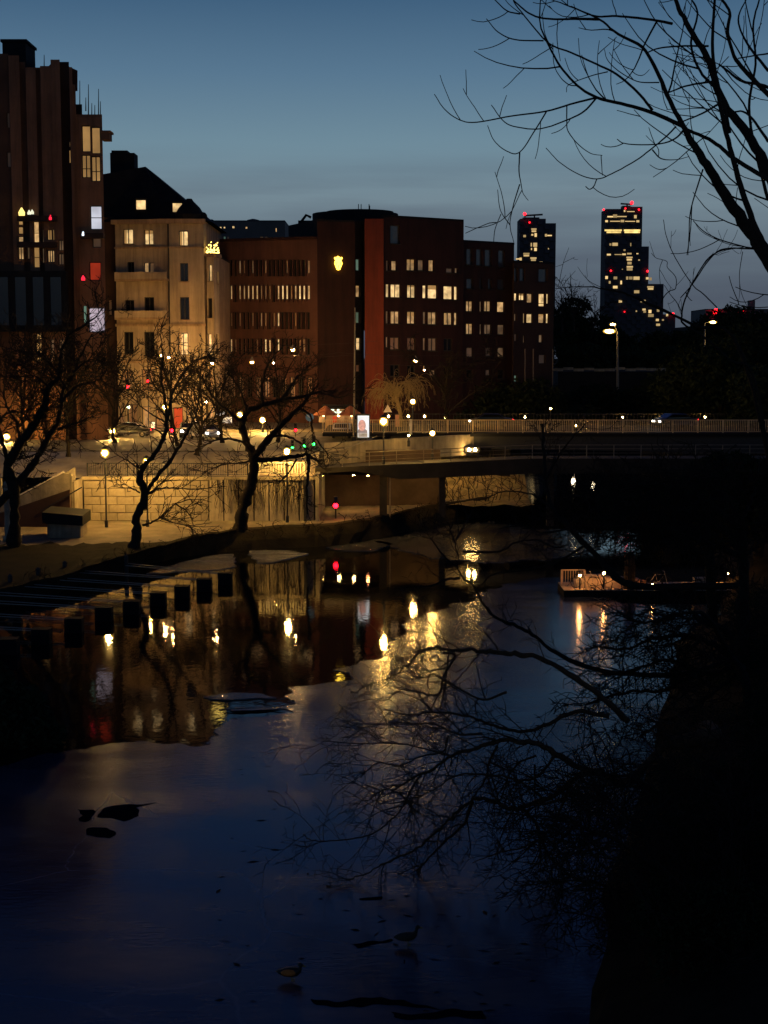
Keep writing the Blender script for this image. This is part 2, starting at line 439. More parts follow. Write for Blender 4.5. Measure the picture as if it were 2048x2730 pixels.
for i, px in enumerate([
        [(212, 2160), (246, 2160), (248, 2190), (216, 2192)],
        [(274, 2152), (420, 2143), (362, 2155), (368, 2180), (330, 2194), (300, 2184), (270, 2180)],
        [(225, 2214), (285, 2208), (312, 2220), (290, 2234), (230, 2230)],
        [(770, 1895), (640, 1903), (600, 1900), (700, 1894)],
        [(960, 2400), (1010, 2395), (1012, 2402), (962, 2405)],
        [(930, 2520), (1040, 2507), (1042, 2513), (945, 2528)],
        [(820, 2672), (960, 2662), (1090, 2676), (1180, 2700), (1010, 2684), (850, 2682)],
        [(1050, 2706), (1290, 2700), (1300, 2722), (1060, 2722)]]):
    sheet('melt_hole_sheet', px, MELT, .034, .036, .22, .09, 15.0 + i)

# left (far) bank: shore foot, crest, quay floor
S = [(-900, 1900), (-300, 1710), (0, 1618), (120, 1586), (200, 1560), (280, 1534), (400, 1500), (520, 1480), (620, 1470), (760, 1463), (880, 1456), (960, 1441), (1050, 1426), (1150, 1401), (1230, 1386), (1300, 1373), (1345, 1362)]
Cc = [(-900, 1815, .9), (-300, 1650, .9), (0, 1573, .9), (120, 1545, 1.0), (200, 1522, 1.05), (280, 1497, 1.1), (400, 1462, 1.2), (520, 1430, 1.3), (620, 1414, 1.35), (760, 1405, 1.4), (880, 1399, 1.4), (960, 1388, 1.45), (1050, 1371, 1.5), (1150, 1350, 1.5), (1230, 1338, 1.5), (1300, 1328, 1.5), (1345, 1322, 1.3)]
shore = [gz(x, y, 0) for x, y in S]; crest = [gz(x, y, z) for x, y, z in Cc]
sh0 = [Vector((p.x, p.y - .6, -.5)) for p in shore]
N = 90
def wob(pts, a, s):
    return [Vector((p.x + a * noise.noise(p * .5 + Vector((s, 0, 0))), p.y + a * noise.noise(p * .5 + Vector((0, s, 0))), p.z + .35 * a * noise.noise(p * .9 + Vector((0, 0, s))))) for p in pts]
L0 = wob(resample(sh0, N), .5, 1); L2 = wob(resample(crest, N), .35, 2)
L1 = wob([a.lerp(c, .55) + Vector((0, 0, .12)) for a, c in zip(L0, L2)], .5, 3)
struct('canal_bank', strip_mesh([L0, L1, L2]), SOIL, 'dark grassy bank sloping down to the canal')
L3 = [Vector((p.x, p.y + 1.2 + max(0, min(1, (-13.5 - p.x) / 4)) * max(2, 106.5 - p.y) * (.95 + .15 * noise.noise(p * .6)), max(p.z + .02, 1.2))) for p in L2]  # dark soil widened at the left in place of the lamp light falling off
struct('bank_verge', strip_mesh([L2, L3]), SOIL)
back = [Vector((p.x, max(p.y + .5, 119.6 if p.x < -5.6 else 137.5), 1.4)) for p in L3]
struct('quay_path', strip_mesh([L3, back]), GRAVEL, 'gravel quay path under the street lamps')
# slope behind the quay, east of the abutment
def zslope(x, y):
    return 1.4 + max(0, min(1, (y - 137.5) / 9)) * 4.3
g = [[Vector((x, y, zslope(x, y) + .25 * noise.noise(Vector((x * .7, y * .7, 0))))) for x in np.linspace(-6.5, 13.5, 30)] for y in (131.5, 134.5, 137.5, 139.5, 142, 144.5, 147, 152)]
struct('leafy_slope', strip_mesh(g), SOILL, 'lamp lit slope of dry leaves under the bridge')
# embankment between wall top and street, street sheet, far ground
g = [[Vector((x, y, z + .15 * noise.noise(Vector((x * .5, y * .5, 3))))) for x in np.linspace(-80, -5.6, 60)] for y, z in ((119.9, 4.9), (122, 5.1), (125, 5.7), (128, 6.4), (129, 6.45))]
struct('upper_verge', strip_mesh(g), VERGELIT, 'ground with painted lamp light between the retaining wall and the street')
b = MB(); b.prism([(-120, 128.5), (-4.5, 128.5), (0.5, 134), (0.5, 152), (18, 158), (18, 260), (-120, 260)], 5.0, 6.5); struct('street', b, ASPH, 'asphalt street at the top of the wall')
b = MB(); b.prism([(-120, 159.5), (-6, 159.5), (-6, 163), (-120, 163)], 6.5, 6.63); struct('pavement', b, CONC)
b = MB()
for i in range(14):
    x = -40 + i * 3.0
    b.box(x, x + 1.4, 149.9, 150.05, 6.504, 6.506)
struct('road_markings', b, surf('road paint', (.6, .6, .55), .7, .2, 3, 0))
g = [[Vector((x, y, z)) for x in (-900, -60, 20, 900)] for y, z in ((258, 6.4), (2500, 5.0))]
struct('far_ground', strip_mesh(g), SOIL)
# right bank, near to far
RS = [(1250, 5200), (1440, 3300), (1540, 2730), (1600, 2500), (1650, 2300), (1705, 2100), (1765, 1900), (1805, 1700), (1850, 1640), (1900, 1620)]
rs = [gz(x, y, 0) for x, y in RS]
rs = rs[:8] + [Vector((19.5, 83, 0)), Vector((22, 100, 0)), Vector((26, 125, 0)), Vector((34, 160, 0)), Vector((50, 260, 0))]
lines = []
for dx, z in ((-.5, -.4), (.6, .35), (2.5, 1.3), (6, 3.0), (12, 5.0), (30, 8.5), (90, 12)):
    lines.append(wob([Vector((p.x + dx, p.y, z)) for p in resample(rs, 60)], .7, dx + 11))
struct('right_bank', strip_mesh(lines), SOIL, 'dark wooded bank on the near side')

# ================================================================ RETAINING WALL WITH STONE BLOCKS
WY = 119.5
wallx0, wallx1 = at(222, 1300, WY).x, at(556, 1300, WY).x
w = thing('retaining_wall', 'lamp lit wall of pale granite blocks behind the tall quay lamp', 'wall', (wallx0, WY, 1.4))
b = MB(); b.box(wallx0, wallx1, WY + .12, WY + .7, 1.3, 4.75); b.build('core', surf('mortar', (.12, .10, .07), .95, .3, 2, .3), w)
b = MB(); b.box(wallx0 - .1, wallx1, WY - .12, WY + .8, 4.75, 5.02); b.build('coping', STONE, w)
bw, bh = 1.36, .66
me = {}
rr = random.Random(3)
def block_mesh(wd, ht, key):
    if key in me: return me[key]
    q = MB(); e = .03
    vs = [(-wd / 2, 0, 0), (wd / 2, 0, 0), (wd / 2, 0, ht), (-wd / 2, 0, ht), (-wd / 2 + e, -.07, e), (wd / 2 - e, -.07, e), (wd / 2 - e, -.07, ht - e), (-wd / 2 + e, -.07, ht - e)]
    q.add(vs, [(4, 5, 6, 7), (0, 1, 5, 4), (1, 2, 6, 5), (2, 3, 7, 6), (3, 0, 4, 7)])
    me[key] = q.mesh('stone_block', STONE); return me[key]
for r in range(5):
    x = wallx0 + (.0 if r % 2 else -.0); first = r % 2
    while x < wallx1 - .2:
        wd = (bw / 2 if first else bw); first = 0
        wd = min(wd, wallx1 - x)
        m_ = block_mesh(round(wd - .04, 2), bh - .035, (round(wd - .04, 2), 0))
        inst('stone_block', m_, w, (x + wd / 2, WY + .115 - rr.uniform(0, .03), 1.42 + r * bh))
        x += wd
# concrete panel wall with creeper, right part
px0, px1 = 556, 838
x0, x1 = at(px0, 1300, WY).x, at(px1, 1300, WY).x
w = thing('panel_wall', 'pale concrete panel wall with creeper stems beside the underpass', 'wall', (x0, WY, 1.4))
n = 7
for i in range(n):
    a = x0 + (x1 - x0) * i / n; c = x0 + (x1 - x0) * (i + 1) / n
    b = MB(); b.box(a + .05, c - .05, WY - .05 - .02 * (i % 2), WY + .4, 1.35, 4.75); b.build('wall_panel', PANELC, w)
b = MB(); b.box(x0, x1, WY + .03, WY + .5, 1.3, 4.7); b.build('core', CONC_D, w)
b = MB(); b.box(x0 - .05, x1 + .1, WY - .18, WY + .6, 4.76, 5.0); b.build('coping', CONC, w)
b = MB(); a = at(814, 1300, WY).x; b.box(a - .12, a + .12, WY - .4, WY - .1, 1.3, 5.0); b.build('drain_pipe', METAL_D, w)
tb = []
for i in range(80):
    x = rr.uniform(x0 + .2, x1 - .6); z = 4.9; P = [(x, WY - .15, z)]
    for k in range(7):
        x += rr.uniform(-.14, .14); z -= rr.uniform(.15, .6); P.append((x, WY - .13 - rr.uniform(0, .08), max(1.5, z)))
    tb.append((np.array(P), np.linspace(.028, .012, len(P))))
o = bpy.data.objects.new('creeper', tubes_mesh('creeper', tb, BARK, ORG[w.name], lambda r: 3)); C.objects.link(o); o.parent = w; o['kind'] = 'stuff'

# railing helper
def railing(name, label, cat, P0, P1, h, n, mat, bar=.035, posts=6, group=None, lowbar=.12, rails=None):
    P0 = Vector(P0); P1 = Vector(P1)
    t = thing(name, label, cat, P0, group)
    b = MB(); b.bar(P0 + Vector((0, 0, h)), P1 + Vector((0, 0, h)), .09, .07); b.build('top_rail', mat, t)
    b = MB(); b.bar(P0 + Vector((0, 0, lowbar)), P1 + Vector((0, 0, lowbar)), .05, .05); b.build('bottom_rail', mat, t)
    if rails:
        for z in rails:
            b = MB(); b.bar(P0 + Vector((0, 0, z)), P1 + Vector((0, 0, z)), .045, .045); b.build('middle_rail', mat, t)
    q = MB(); q.box(-bar / 2, bar / 2, -bar / 2, bar / 2, lowbar, h - .04); m_ = q.mesh('baluster', mat)
    for i in range(n):
        inst('baluster', m_, t, P0.lerp(P1, (i + .5) / n))
    q = MB(); q.box(-.05, .05, -.05, .05, -.02, h + .02); m_ = q.mesh('post', mat)
    for i in range(posts):
        inst('post', m_, t, P0.lerp(P1, i / (posts - 1)))
    return t
railing('fence', 'dark iron railing along the top of the granite wall', 'fence', (wallx0 + .3, WY + .35, 5.02), (at(660, 1250, WY).x, WY + .35, 5.0), 1.05, 90, METAL_D, posts=9)
railing('fence', 'short pale baluster railing left of the underpass', 'fence', at(690, 1266, 119.3), at(812, 1266, 119.3), 1.0, 17, surf('pale fence paint', (.5, .46, .34), .6, .15, 3, 0), bar=.07, posts=2)

# ================================================================ STAIRS AT THE LEFT END OF THE WALL
st = thing('stairs', 'stairs with a pale sloping parapet beside the granite wall', 'stairs', (-33, 116, 1.4))
sx0, sx1 = -30.6, -25.2
ns = 22
for i in range(ns):
    f = i / ns
    b = MB(); xa = sx0 + (sx1 - sx0) * f; b.box(xa, xa + (sx1 - sx0) / ns - .004, 116.4, 118.8, 1.35, 1.4 + 3.4 * (i + 1) / ns); b.build('step', CONC, st)
def slab(pts, y0, y1):
    n = len(pts); return MB().add([(x, y0, z) for x, z in pts] + [(x, y1, z) for x, z in pts], [tuple(range(n)), tuple(range(n, 2 * n))[::-1]] + [(k, n + k, n + (k + 1) % n, (k + 1) % n) for k in range(n)])
slab([(-33.0, 1.3), (-24.6, 1.3), (-24.6, 5.5), (-25.3, 5.55), (-28.8, 3.67), (-33.0, 1.9)], 116.1, 116.38).build('front_parapet', CONC, st)
slab([(-33.0, 1.31), (-24.7, 1.31), (-24.7, 4.3), (-33.0, 1.5)], 115.7, 116.09).build('plinth', BROWN_D, st)
slab([(sx0 - .2, 1.3), (sx1 + .3, 1.3), (sx1 + .3, 5.8), (sx0 - .2, 2.7)], 118.9, 119.05).build('back_parapet', CONC, st)
b = MB(); b.bar((-32.8, 116.2, 2.1), (-28.8, 116.2, 3.8), .12, .1); b.bar((-28.8, 116.2, 3.8), (-25.2, 116.2, 5.68), .12, .1); b.build('handrail', surf('bright steel', (.75, .66, .5), .4, .1, 3, 0), st)
b = MB(); b.bar((-27.0, 115.6, 2.6), (-23.7, 115.6, 4.5), .09, .09); b.build('handrail', METAL_D, st)
b = MB(); b.box(-24.58, wallx0 - .02, 116.2, 119.4, 1.3, 4.9); b.build('landing', CONC, st)
# wall left of the stairs
b = MB(); b.box(-60, -30.95, 119.1, 119.6, 1.3, 4.9); o = b.build('low_wall', CONC); tag(o, 'plain concrete wall left of the stairs', 'wall')
# shed in front of the stairs
sh = thing('stone_shed', 'low tan shed with a dark flat roof by the stairs', 'shed', (-24.5, 112, 1.4))
a0, a1 = at(126, 1400, 109.5).x, at(214, 1400, 109.5).x
b = MB(); b.box(a0, a1, 109.5, 112, 1.25, 2.35); b.build('wall', CONC, sh)
b = MB(); b.add([(a0 - .3, 109.2, 2.36), (a1 + .25, 109.2, 2.2), (a1 + .25, 112.3, 2.3), (a0 - .3, 112.3, 2.5), (a0 - .3, 109.2, 3.2), (a1 + .25, 109.2, 2.95), (a1 + .25, 112.3, 3.1), (a0 - .3, 112.3, 3.35)],
    [(0, 3, 2, 1), (4, 5, 6, 7), (0, 1, 5, 4), (1, 2, 6, 5), (2, 3, 7, 6), (3, 0, 4, 7)]); b.build('roof', BLACKROOF, sh)
p = gz(24, 1440, 1.3)
t = thing('pale_column', 'pale round column with a ball top under the leftmost tree', 'column', p)
b = MB(); b.lathe(p, [(.45, 0), (.45, .3), (.3, .35), (.26, 3.6), (.34, 3.7), (.34, 3.85)], 12); b.build('shaft', CONC, t, True)
b = MB(); b.ball(p + Vector((0, 0, 4.1)), .32); b.build('ball_top', CONC, t, True)
b = MB(); b.add([(-60, 104, 1.35), (-26.4, 105.5, 1.35), (-26.4, 107.5, 1.35), (-60, 107.5, 1.35), (-60, 104.2, 2.1), (-26.6, 105.7, 2.1), (-26.6, 107.4, 2.1), (-60, 107.4, 2.1)],
    [(0, 3, 2, 1), (4, 5, 6, 7), (0, 1, 5, 4), (1, 2, 6, 5), (2, 3, 7, 6), (3, 0, 4, 7)])
# ================================================================ LOWER FOOTBRIDGE (RAMP) AND ITS PILLARS
DF = 122.0
fb = thing('footbridge', 'dark concrete footbridge with a thin handrail crossing low over the quay', 'bridge', at(860, 1260, DF))
def deckz(x):  # top surface of the ramp
    return 5.75 + .045 * (x - 0) if x < 12 else 6.29
pa = at(840, 1250, DF).x; X1 = 33
tops = [(x, deckz(x)) for x in np.linspace(pa, X1, 12)]
b = MB()
for (xa, za), (xc, zc) in zip(tops, tops[1:]):
    th0, th1 = (.42 if xa < -.3 else 1.25), (.42 if xc < -.3 else 1.25)
    b.add([(xa, DF, za - th0), (xc, DF, zc - th1), (xc, DF + 3.4, zc - th1), (xa, DF + 3.4, za - th0), (xa, DF, za), (xc, DF, zc), (xc, DF + 3.4, zc), (xa, DF + 3.4, za)],
          [(0, 3, 2, 1), (4, 5, 6, 7), (0, 1, 5, 4), (2, 3, 7, 6)] + ([(3, 0, 4, 7)] if xa == tops[0][0] else []) + ([(1, 2, 6, 5)] if xc == tops[-1][0] else []))
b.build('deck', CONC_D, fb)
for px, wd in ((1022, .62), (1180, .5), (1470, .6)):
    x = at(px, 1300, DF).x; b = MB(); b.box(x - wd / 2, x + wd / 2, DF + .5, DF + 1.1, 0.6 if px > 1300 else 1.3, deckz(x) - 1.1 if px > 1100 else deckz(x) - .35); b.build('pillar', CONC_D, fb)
x = at(1040, 1300, DF).x; b = MB(); b.box(x - .06, x + .06, DF + .6, DF + .75, 1.3, deckz(x) - 1.1); b.build('down_pipe', METAL, fb)
q = MB(); q.box(-.035, .035, -.035, .035, 0, 1.15); pm = q.mesh('rail_post', METAL)
xs = np.linspace(pa, X1 - .5, 18)
for x in xs: inst('rail_post', pm, fb, (x, DF + .15, deckz(x) - .01))
for h in (1.12, .8, .45):
    b = MB()
    b.tube([(x, DF + .15, deckz(x) + h) for x in xs], .035 if h > 1 else .022, 5); b.build('handrail', METAL, fb)
# underpass mouth left of the pillar
up = thing('underpass', 'dark underpass opening beneath the footbridge', 'underpass', (-5.6, 120, 1.4))
xa, xb = at(842, 1300, 120).x, at(1008, 1300, 123).x
b = MB(); b.box(xa, xa + .3, 119.2, 134, 1.3, 5.2); b.build('side_wall', CONC, up)
b = MB(); b.box(xa + .31, xb + 5.5, 131.2, 131.5, 1.3, 6.4); b.build('back_wall', surf('dark brown concrete', (.06, .04, .025), .9, .3, .6, .3), up)  # back wall coloured dark brown throughout
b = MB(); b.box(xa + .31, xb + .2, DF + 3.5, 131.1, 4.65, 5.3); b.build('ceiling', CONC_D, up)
# abutment of the upper bridge, lit from the quay
b = MB(); b.add([(-5.2, 128, 5.35), (8.6, 140.4, 5.35), (8.6, 141, 5.35), (-5.2, 129, 5.35), (-5.2, 128, 7.2), (8.6, 140.4, 7.3), (8.6, 141, 7.3), (-5.2, 129, 7.2)],
    [(0, 3, 2, 1), (4, 5, 6, 7), (0, 1, 5, 4), (1, 2, 6, 5), (2, 3, 7, 6), (3, 0, 4, 7)]); o = b.build('abutment_wall', CONC); tag(o, 'tan concrete abutment wall under the road bridge railing', 'wall')

# ================================================================ ROAD BRIDGE
DB = 140.0
rb = thing('road_bridge', 'long dark road bridge with girders crossing the canal', 'bridge', (at(860, 1160, DB).x, DB, 7.3))
xL, xR = at(860, 1160, DB).x, 44.0
b = MB(); b.box(xL, xR, DB, DB + 16, 7.1, 7.42); b.build('deck', BLACKROOF, rb)
b = MB()
xg0, xg1 = at(1045, 1190, DB).x, at(1290, 1190, DB).x
b.add([(xg0, DB + .3, 6.8), (xg1, DB + .3, 5.95), (xR, DB + .3, 5.3), (xR, DB + .3, 7.09), (xg0, DB + .3, 7.09), (xg0, DB + .9, 6.8), (xg1, DB + .9, 5.95), (xR, DB + .9, 5.3), (xR, DB + .9, 7.09), (xg0, DB + .9, 7.09)],
      [(0, 1, 2, 3, 4), (9, 8, 7, 6, 5), (0, 5, 6, 1), (1, 6, 7, 2)]); b.build('girder', METAL_D, rb)
o = b.build('girder', METAL_D, rb); o.location.y += 12
for x in (10.5, 27):
    b = MB(); b.box(x, x + 1.6, DB + 1.5, DB + 14.5, -.5, 6.4); b.build('pier', CONC_D, rb)
railing('bridge_railing', 'long lit steel railing along the road bridge deck', 'railing', (xL, DB + .25, 7.43), (xR, DB + .25, 7.43), 1.22, 290, RAILM, bar=.05, posts=22)
railing('bridge_railing', 'far side railing of the road bridge behind the passing cars', 'railing', (xL + 6, DB + 15.6, 7.43), (xR, DB + 15.6, 7.43), 1.15, 120, METAL_D, bar=.045, posts=22)
# curved handrail going down from the bridge to the ramp
hr = thing('ramp_handrail', 'thin curved handrail descending from the road bridge to the footbridge', 'handrail', at(880, 1210, 128))
b = MB(); b.tube([at(860, 1208, 124), at(905, 1200, 125), at(950, 1185, 128), at(985, 1172, 133), at(1005, 1163, 139)], .05, 6); b.build('rail', METAL, hr)
for px, p0, p1, Y in ((905, 1200, 1218, 125), (950, 1185, 1208, 128), (985, 1172, 1195, 133)):
    b = MB(); b.bar(at(px, p0, Y), at(px, p1, Y), .06); b.build('post', METAL, hr)
# far railway embankment with a lit fence on top (right of the red building)
DV = 235.0
va = thing('railway_viaduct', 'long dark railway embankment wall with a lit parapet on top', 'viaduct', at(1490, 1100, DV))
xa, xb = at(1488, 1000, DV).x, at(2300, 1000, DV).x
b = MB(); b.box(xa, xb, DV, DV + 12, 0, at(1500, 990, DV).z); b.build('wall', BLACKROOF, va)
b = MB()
zt = at(1500, 990, DV).z
x = xa
rr = random.Random(8)
q = MB(); q.box(-.8, .8, -.1, .1, 0, .42); pm = q.mesh('parapet_panel', CONC)
while x < at(1850, 990, DV).x:
    inst('parapet_panel', pm, va, (x, DV + .2, zt - .02 + rr.uniform(0, .25))); x += 1.64
# ================================================================ BUILDINGS
class Facade:
    """vertical plane from plan point A (left in view) to B, with openings given in photograph pixels"""
    def __init__(s, A, B):
        s.A = Vector((A[0], A[1], 0)); s.B = Vector((B[0], B[1], 0)); s.d = (s.B - s.A); s.L = s.d.length; s.d.normalize()
        s.n = Vector((s.d.y, -s.d.x, 0))          # towards the camera
    def hit(s, px, py):
        r = ray(px, py); o = Vector((0, 0, CAMZ)); t = (s.A - o).dot(s.n) / r.dot(s.n); p = o + r * t
        return (p - s.A).dot(s.d), p.z
    def P(s, u, z, out_=0.0):
        return s.A + s.d * u + s.n * out_ + Vector((0, 0, z))
def facade(parent, A, B, z0, z1, wins, m, depth=.28, wall_name='wall', fm=None, zfun=None):
    """wins: (px0, py0, px1, py1, light, mullions, transom)"""
    F = Facade(A, B); rects = []
    for w_ in wins:
        cx = (w_[0] + w_[2]) / 2; cy_ = (w_[1] + w_[3]) / 2
        u0 = F.hit(w_[0], cy_)[0]; u1 = F.hit(w_[2], cy_)[0]; za = F.hit(cx, w_[3])[1]; zb = F.hit(cx, w_[1])[1]
        u0 = max(.05, u0); u1 = min(F.L - .05, u1)
        if u1 - u0 < .1: continue
        rects.append((round(u0, 2), round(u1, 2), round(za, 2), round(zb, 2), w_))
    us = sorted({0, F.L} | {r[0] for r in rects} | {r[1] for r in rects})
    zs = sorted({z0, z1} | {r[2] for r in rects} | {r[3] for r in rects})
    b = MB(); idx = {}
    def vid(i, j):
        if (i, j) not in idx:
            idx[(i, j)] = len(b.v); b.v.append(tuple(F.P(us[i], zs[j])))
        return idx[(i, j)]
    for i in range(len(us) - 1):
        um = (us[i] + us[i + 1]) / 2
        rc = [r for r in rects if r[0] < um < r[1]]
        for j in range(len(zs) - 1):
            zm = (zs[j] + zs[j + 1]) / 2
            if any(r[2] < zm < r[3] for r in rc): continue
            b.f.append((vid(i, j), vid(i + 1, j), vid(i + 1, j + 1), vid(i, j + 1)))
    for u0, u1, za, zb, w_ in rects:
        o4 = [F.P(u0, za), F.P(u1, za), F.P(u1, zb), F.P(u0, zb)]; i4 = [F.P(u0, za, -depth), F.P(u1, za, -depth), F.P(u1, zb, -depth), F.P(u0, zb, -depth)]
        b.add(o4 + i4, [(0, 4, 5, 1), (1, 5, 6, 2), (2, 6, 7, 3), (3, 7, 4, 0)])
    wall = b.build(wall_name, m, parent)
    for u0, u1, za, zb, w_ in rects:
        kind = w_[4]; nm = w_[5] if len(w_) > 5 else 1; tr = w_[6] if len(w_) > 6 else 0
        t = min(.09, (u1 - u0) * .12); f = MB()
        def bar(ua, ub, zc, zd, o0=-.20, o1=-.27):
            vs = [F.P(ua, zc, o0), F.P(ub, zc, o0), F.P(ub, zd, o0), F.P(ua, zd, o0), F.P(ua, zc, o1), F.P(ub, zc, o1), F.P(ub, zd, o1), F.P(ua, zd, o1)]
            f.add(vs, [(0, 1, 2, 3), (1, 5, 6, 2), (4, 0, 3, 7), (3, 2, 6, 7), (0, 4, 5, 1)])
        bar(u0 + .004, u0 + t, za + .004, zb - .004); bar(u1 - t, u1 - .004, za + .004, zb - .004)
        bar(u0 + t, u1 - t, zb - t, zb - .004); bar(u0 + t, u1 - t, za + .004, za + t)
        for k in range(1, nm):
            uc = u0 + (u1 - u0) * k / nm; bar(uc - t * .55, uc + t * .55, za + t, zb - t)
        if tr: zc = za + (zb - za) * tr; bar(u0 + t, u1 - t, zc - t * .4, zc + t * .4, -.21, -.26)
        wo = f.build('window', fm or FRAME, parent)
        g_ = MB(); g_.add([F.P(u0, za, -.262), F.P(u1, za, -.262), F.P(u1, zb, -.262), F.P(u0, zb, -.262)], [(0, 1, 2, 3)])
        g_.build('pane', WIN[kind], wo)
        if m is CREAM or m is REDBRICK:
            s_ = MB(); s_.obox(F.P((u0 + u1) / 2, za - .05, .07), F.d * (u1 - u0 + .24), F.n * .2, Vector((0, 0, .1))); s_.build('sill', CREAM_D if m is CREAM else CONC_D, wo)
        if kind in ('warm', 'soft') and nm > 0 and (u1 - u0) > .8 and R.random() < .55:   # half drawn curtain or blind behind the glass, seen as a darker strip
            g_ = MB(); h_ = (zb - za) * R.uniform(.12, .4); side = R.random()
            if side < .5: q4 = (u0 + t, u1 - t, zb - h_, zb - t)
            else: q4 = (u0 + t, u0 + t + (u1 - u0) * R.uniform(.15, .3), za + t, zb - t)
            g_.add([F.P(q4[0], q4[2], -.255), F.P(q4[1], q4[2], -.255), F.P(q4[1], q4[3], -.255), F.P(q4[0], q4[3], -.255)], [(0, 1, 2, 3)])
            g_.build('blind', WIN['amber'], wo)
    return F
def shell(parent, pts, z0, z1, m, name='side_wall', top=True, topm=None, skip=()):
    """the remaining walls and flat roof of a block with plan pts"""
    b = MB(); n = len(pts)
    for i in range(n):
        if i in skip: continue
        a, c = pts[i], pts[(i + 1) % n]
        b.add([(a[0], a[1], z0), (c[0], c[1], z0), (c[0], c[1], z1), (a[0], a[1], z1)], [(0, 1, 2, 3)])
    b.build(name, m, parent)
    if top:
        b = MB(); b.prism(pts, z1 - .001, z1 + .25); b.build('roof', topm or BLACKROOF, parent)
def X(px, Y): return (px - 1024) / FPX * Y * 1.0 / (_cp)   # plan x on the horizon row
def plan(px, Y):
    d = ray(px, HZ - 50); return (d.x / d.y * Y, Y)

# ---- cream corner house, D 168
DC = 168.0
ch = thing('cream_house', 'cream rendered corner house with a black mansard roof and lit top floor windows', 'house', (*plan(420, DC), 6.5))
ze = at(430, 588, DC).z
pA, pB, pC, pD = plan(312, DC + 1.2), plan(456, DC), plan(546, DC), plan(553, DC + 1.6)
facade(ch, pA, pB, 6.4, ze, [
    (328, 610, 355, 651, 'warm', 2), (384, 612, 409, 653, 'warm', 2),
    (340, 698, 358, 740, 'dark', 2), (384, 700, 396, 744, 'soft', 1), (398, 700, 410, 744, 'dim', 1),
    (334, 800, 358, 842, 'dark', 2), (384, 792, 411, 840, 'dark', 2), (330, 885, 356, 945, 'dark', 2), (384, 885, 412, 950, 'dark', 2),
    (325, 985, 352, 1040, 'dim', 2), (378, 985, 408, 1040, 'faint', 2), (425, 985, 445, 1040, 'dim', 1),
    (318, 1082, 330, 1145, 'dim', 1), (338, 1078, 366, 1150, 'faint', 2), (378, 1084, 402, 1150, 'soft', 1), (414, 1090, 436, 1148, 'dim', 1)], CREAM)
facade(ch, pB, pC, 6.4, ze, [
    (477, 615, 502, 656, 'warm', 2), (480, 701, 502, 750, 'dark', 2), (480, 792, 505, 852, 'dark', 2), (475, 887, 502, 947, 'warm', 2, .55),
    (474, 985, 504, 1040, 'dim', 2), (462, 1086, 488, 1145, 'red', 1), (496, 1086, 524, 1145, 'soft', 2)], CREAM)
facade(ch, pC, pD, 6.4, ze, [(547.5, 612, 551, 660, 'soft', 1)], CREAM)
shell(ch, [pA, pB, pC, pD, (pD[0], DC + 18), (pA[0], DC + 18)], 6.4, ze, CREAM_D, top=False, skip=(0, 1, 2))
# lower rounded wing with roof terrace
w0, w1, w2 = plan(553, DC + .6), plan(572, DC + .2), plan(586, DC + 2.2)
zw = at(570, 682, DC).z
facade(ch, w0, w1, 6.4, zw, [(556, 706, 565, 750, 'warm', 1), (554, 795, 566, 848, 'dark', 1), (554, 890, 564, 948, 'warm', 1, .5), (555, 985, 566, 1040, 'dim', 1), (556, 1086, 568, 1145, 'soft', 1)], CREAM)
facade(ch, w1, w2, 6.4, zw, [(578, 725, 583.5, 757, 'warm', 1), (577, 890, 583, 950, 'soft', 1)], CREAM)
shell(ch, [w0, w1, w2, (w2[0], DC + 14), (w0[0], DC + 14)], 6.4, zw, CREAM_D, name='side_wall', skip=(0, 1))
# cornices and belts
def belt(parent, A, B, z, h, outd, m=CREAM_D, name='cornice'):
    F = Facade(A, B); b = MB(); b.obox(F.P(F.L / 2, z + h / 2, outd / 2 - .02), F.d * (F.L + outd), F.n * (outd + .04), Vector((0, 0, h))); return b.build(name, m, parent)
for A_, B_ in ((pA, pB), (pB, pC)):
    belt(ch, A_, B_, ze - .35, .5, .55 if A_ is pA else .553); belt(ch, A_, B_, at(420, 662, DC).z, .22, .18 if A_ is pA else .183, name='belt_course')
    belt(ch, A_, B_, at(420, 870, DC).z, .3, .22 if A_ is pA else .223, name='belt_course'); belt(ch, A_, B_, at(420, 968, DC).z, .4, .3 if A_ is pA else .303, name='belt_course')
belt(ch, w0, w1, zw - .1, .4, .3); belt(ch, w1, w2, zw - .1, .4, .303)
nb_ = plan(270, DC + 1.9)
facade(ch, nb_, (pA[0], pA[1] + .7), 6.4, at(300, 575, DC).z, [(290, 800, 298, 840, 'faint', 1)], BROWN_D, wall_name='recessed_bay')
F = Facade(pA, pB)
for y_ in (748, 850):
    u0, z_ = F.hit(314, y_); u1, _ = F.hit(452, y_); b = MB()
    b.obox(F.P((u0 + u1) / 2, z_, .5), F.d * (u1 - u0), F.n * 1.0, Vector((0, 0, .25))); b.build('balcony_slab', CREAM_D, ch)
    b = MB(); b.obox(F.P((u0 + u1) / 2, z_ + .5, .95), F.d * (u1 - u0), F.n * .08, Vector((0, 0, .75))); b.build('balcony_front', CREAM, ch)
b = MB(); b.tube([F.P(F.L - .1, ze - .4, .15), F.P(F.L - .1, 20, .15), F.P(F.L - .1, 6.6, .15)], .09, 6); b.build('down_pipe', FRAME, ch)
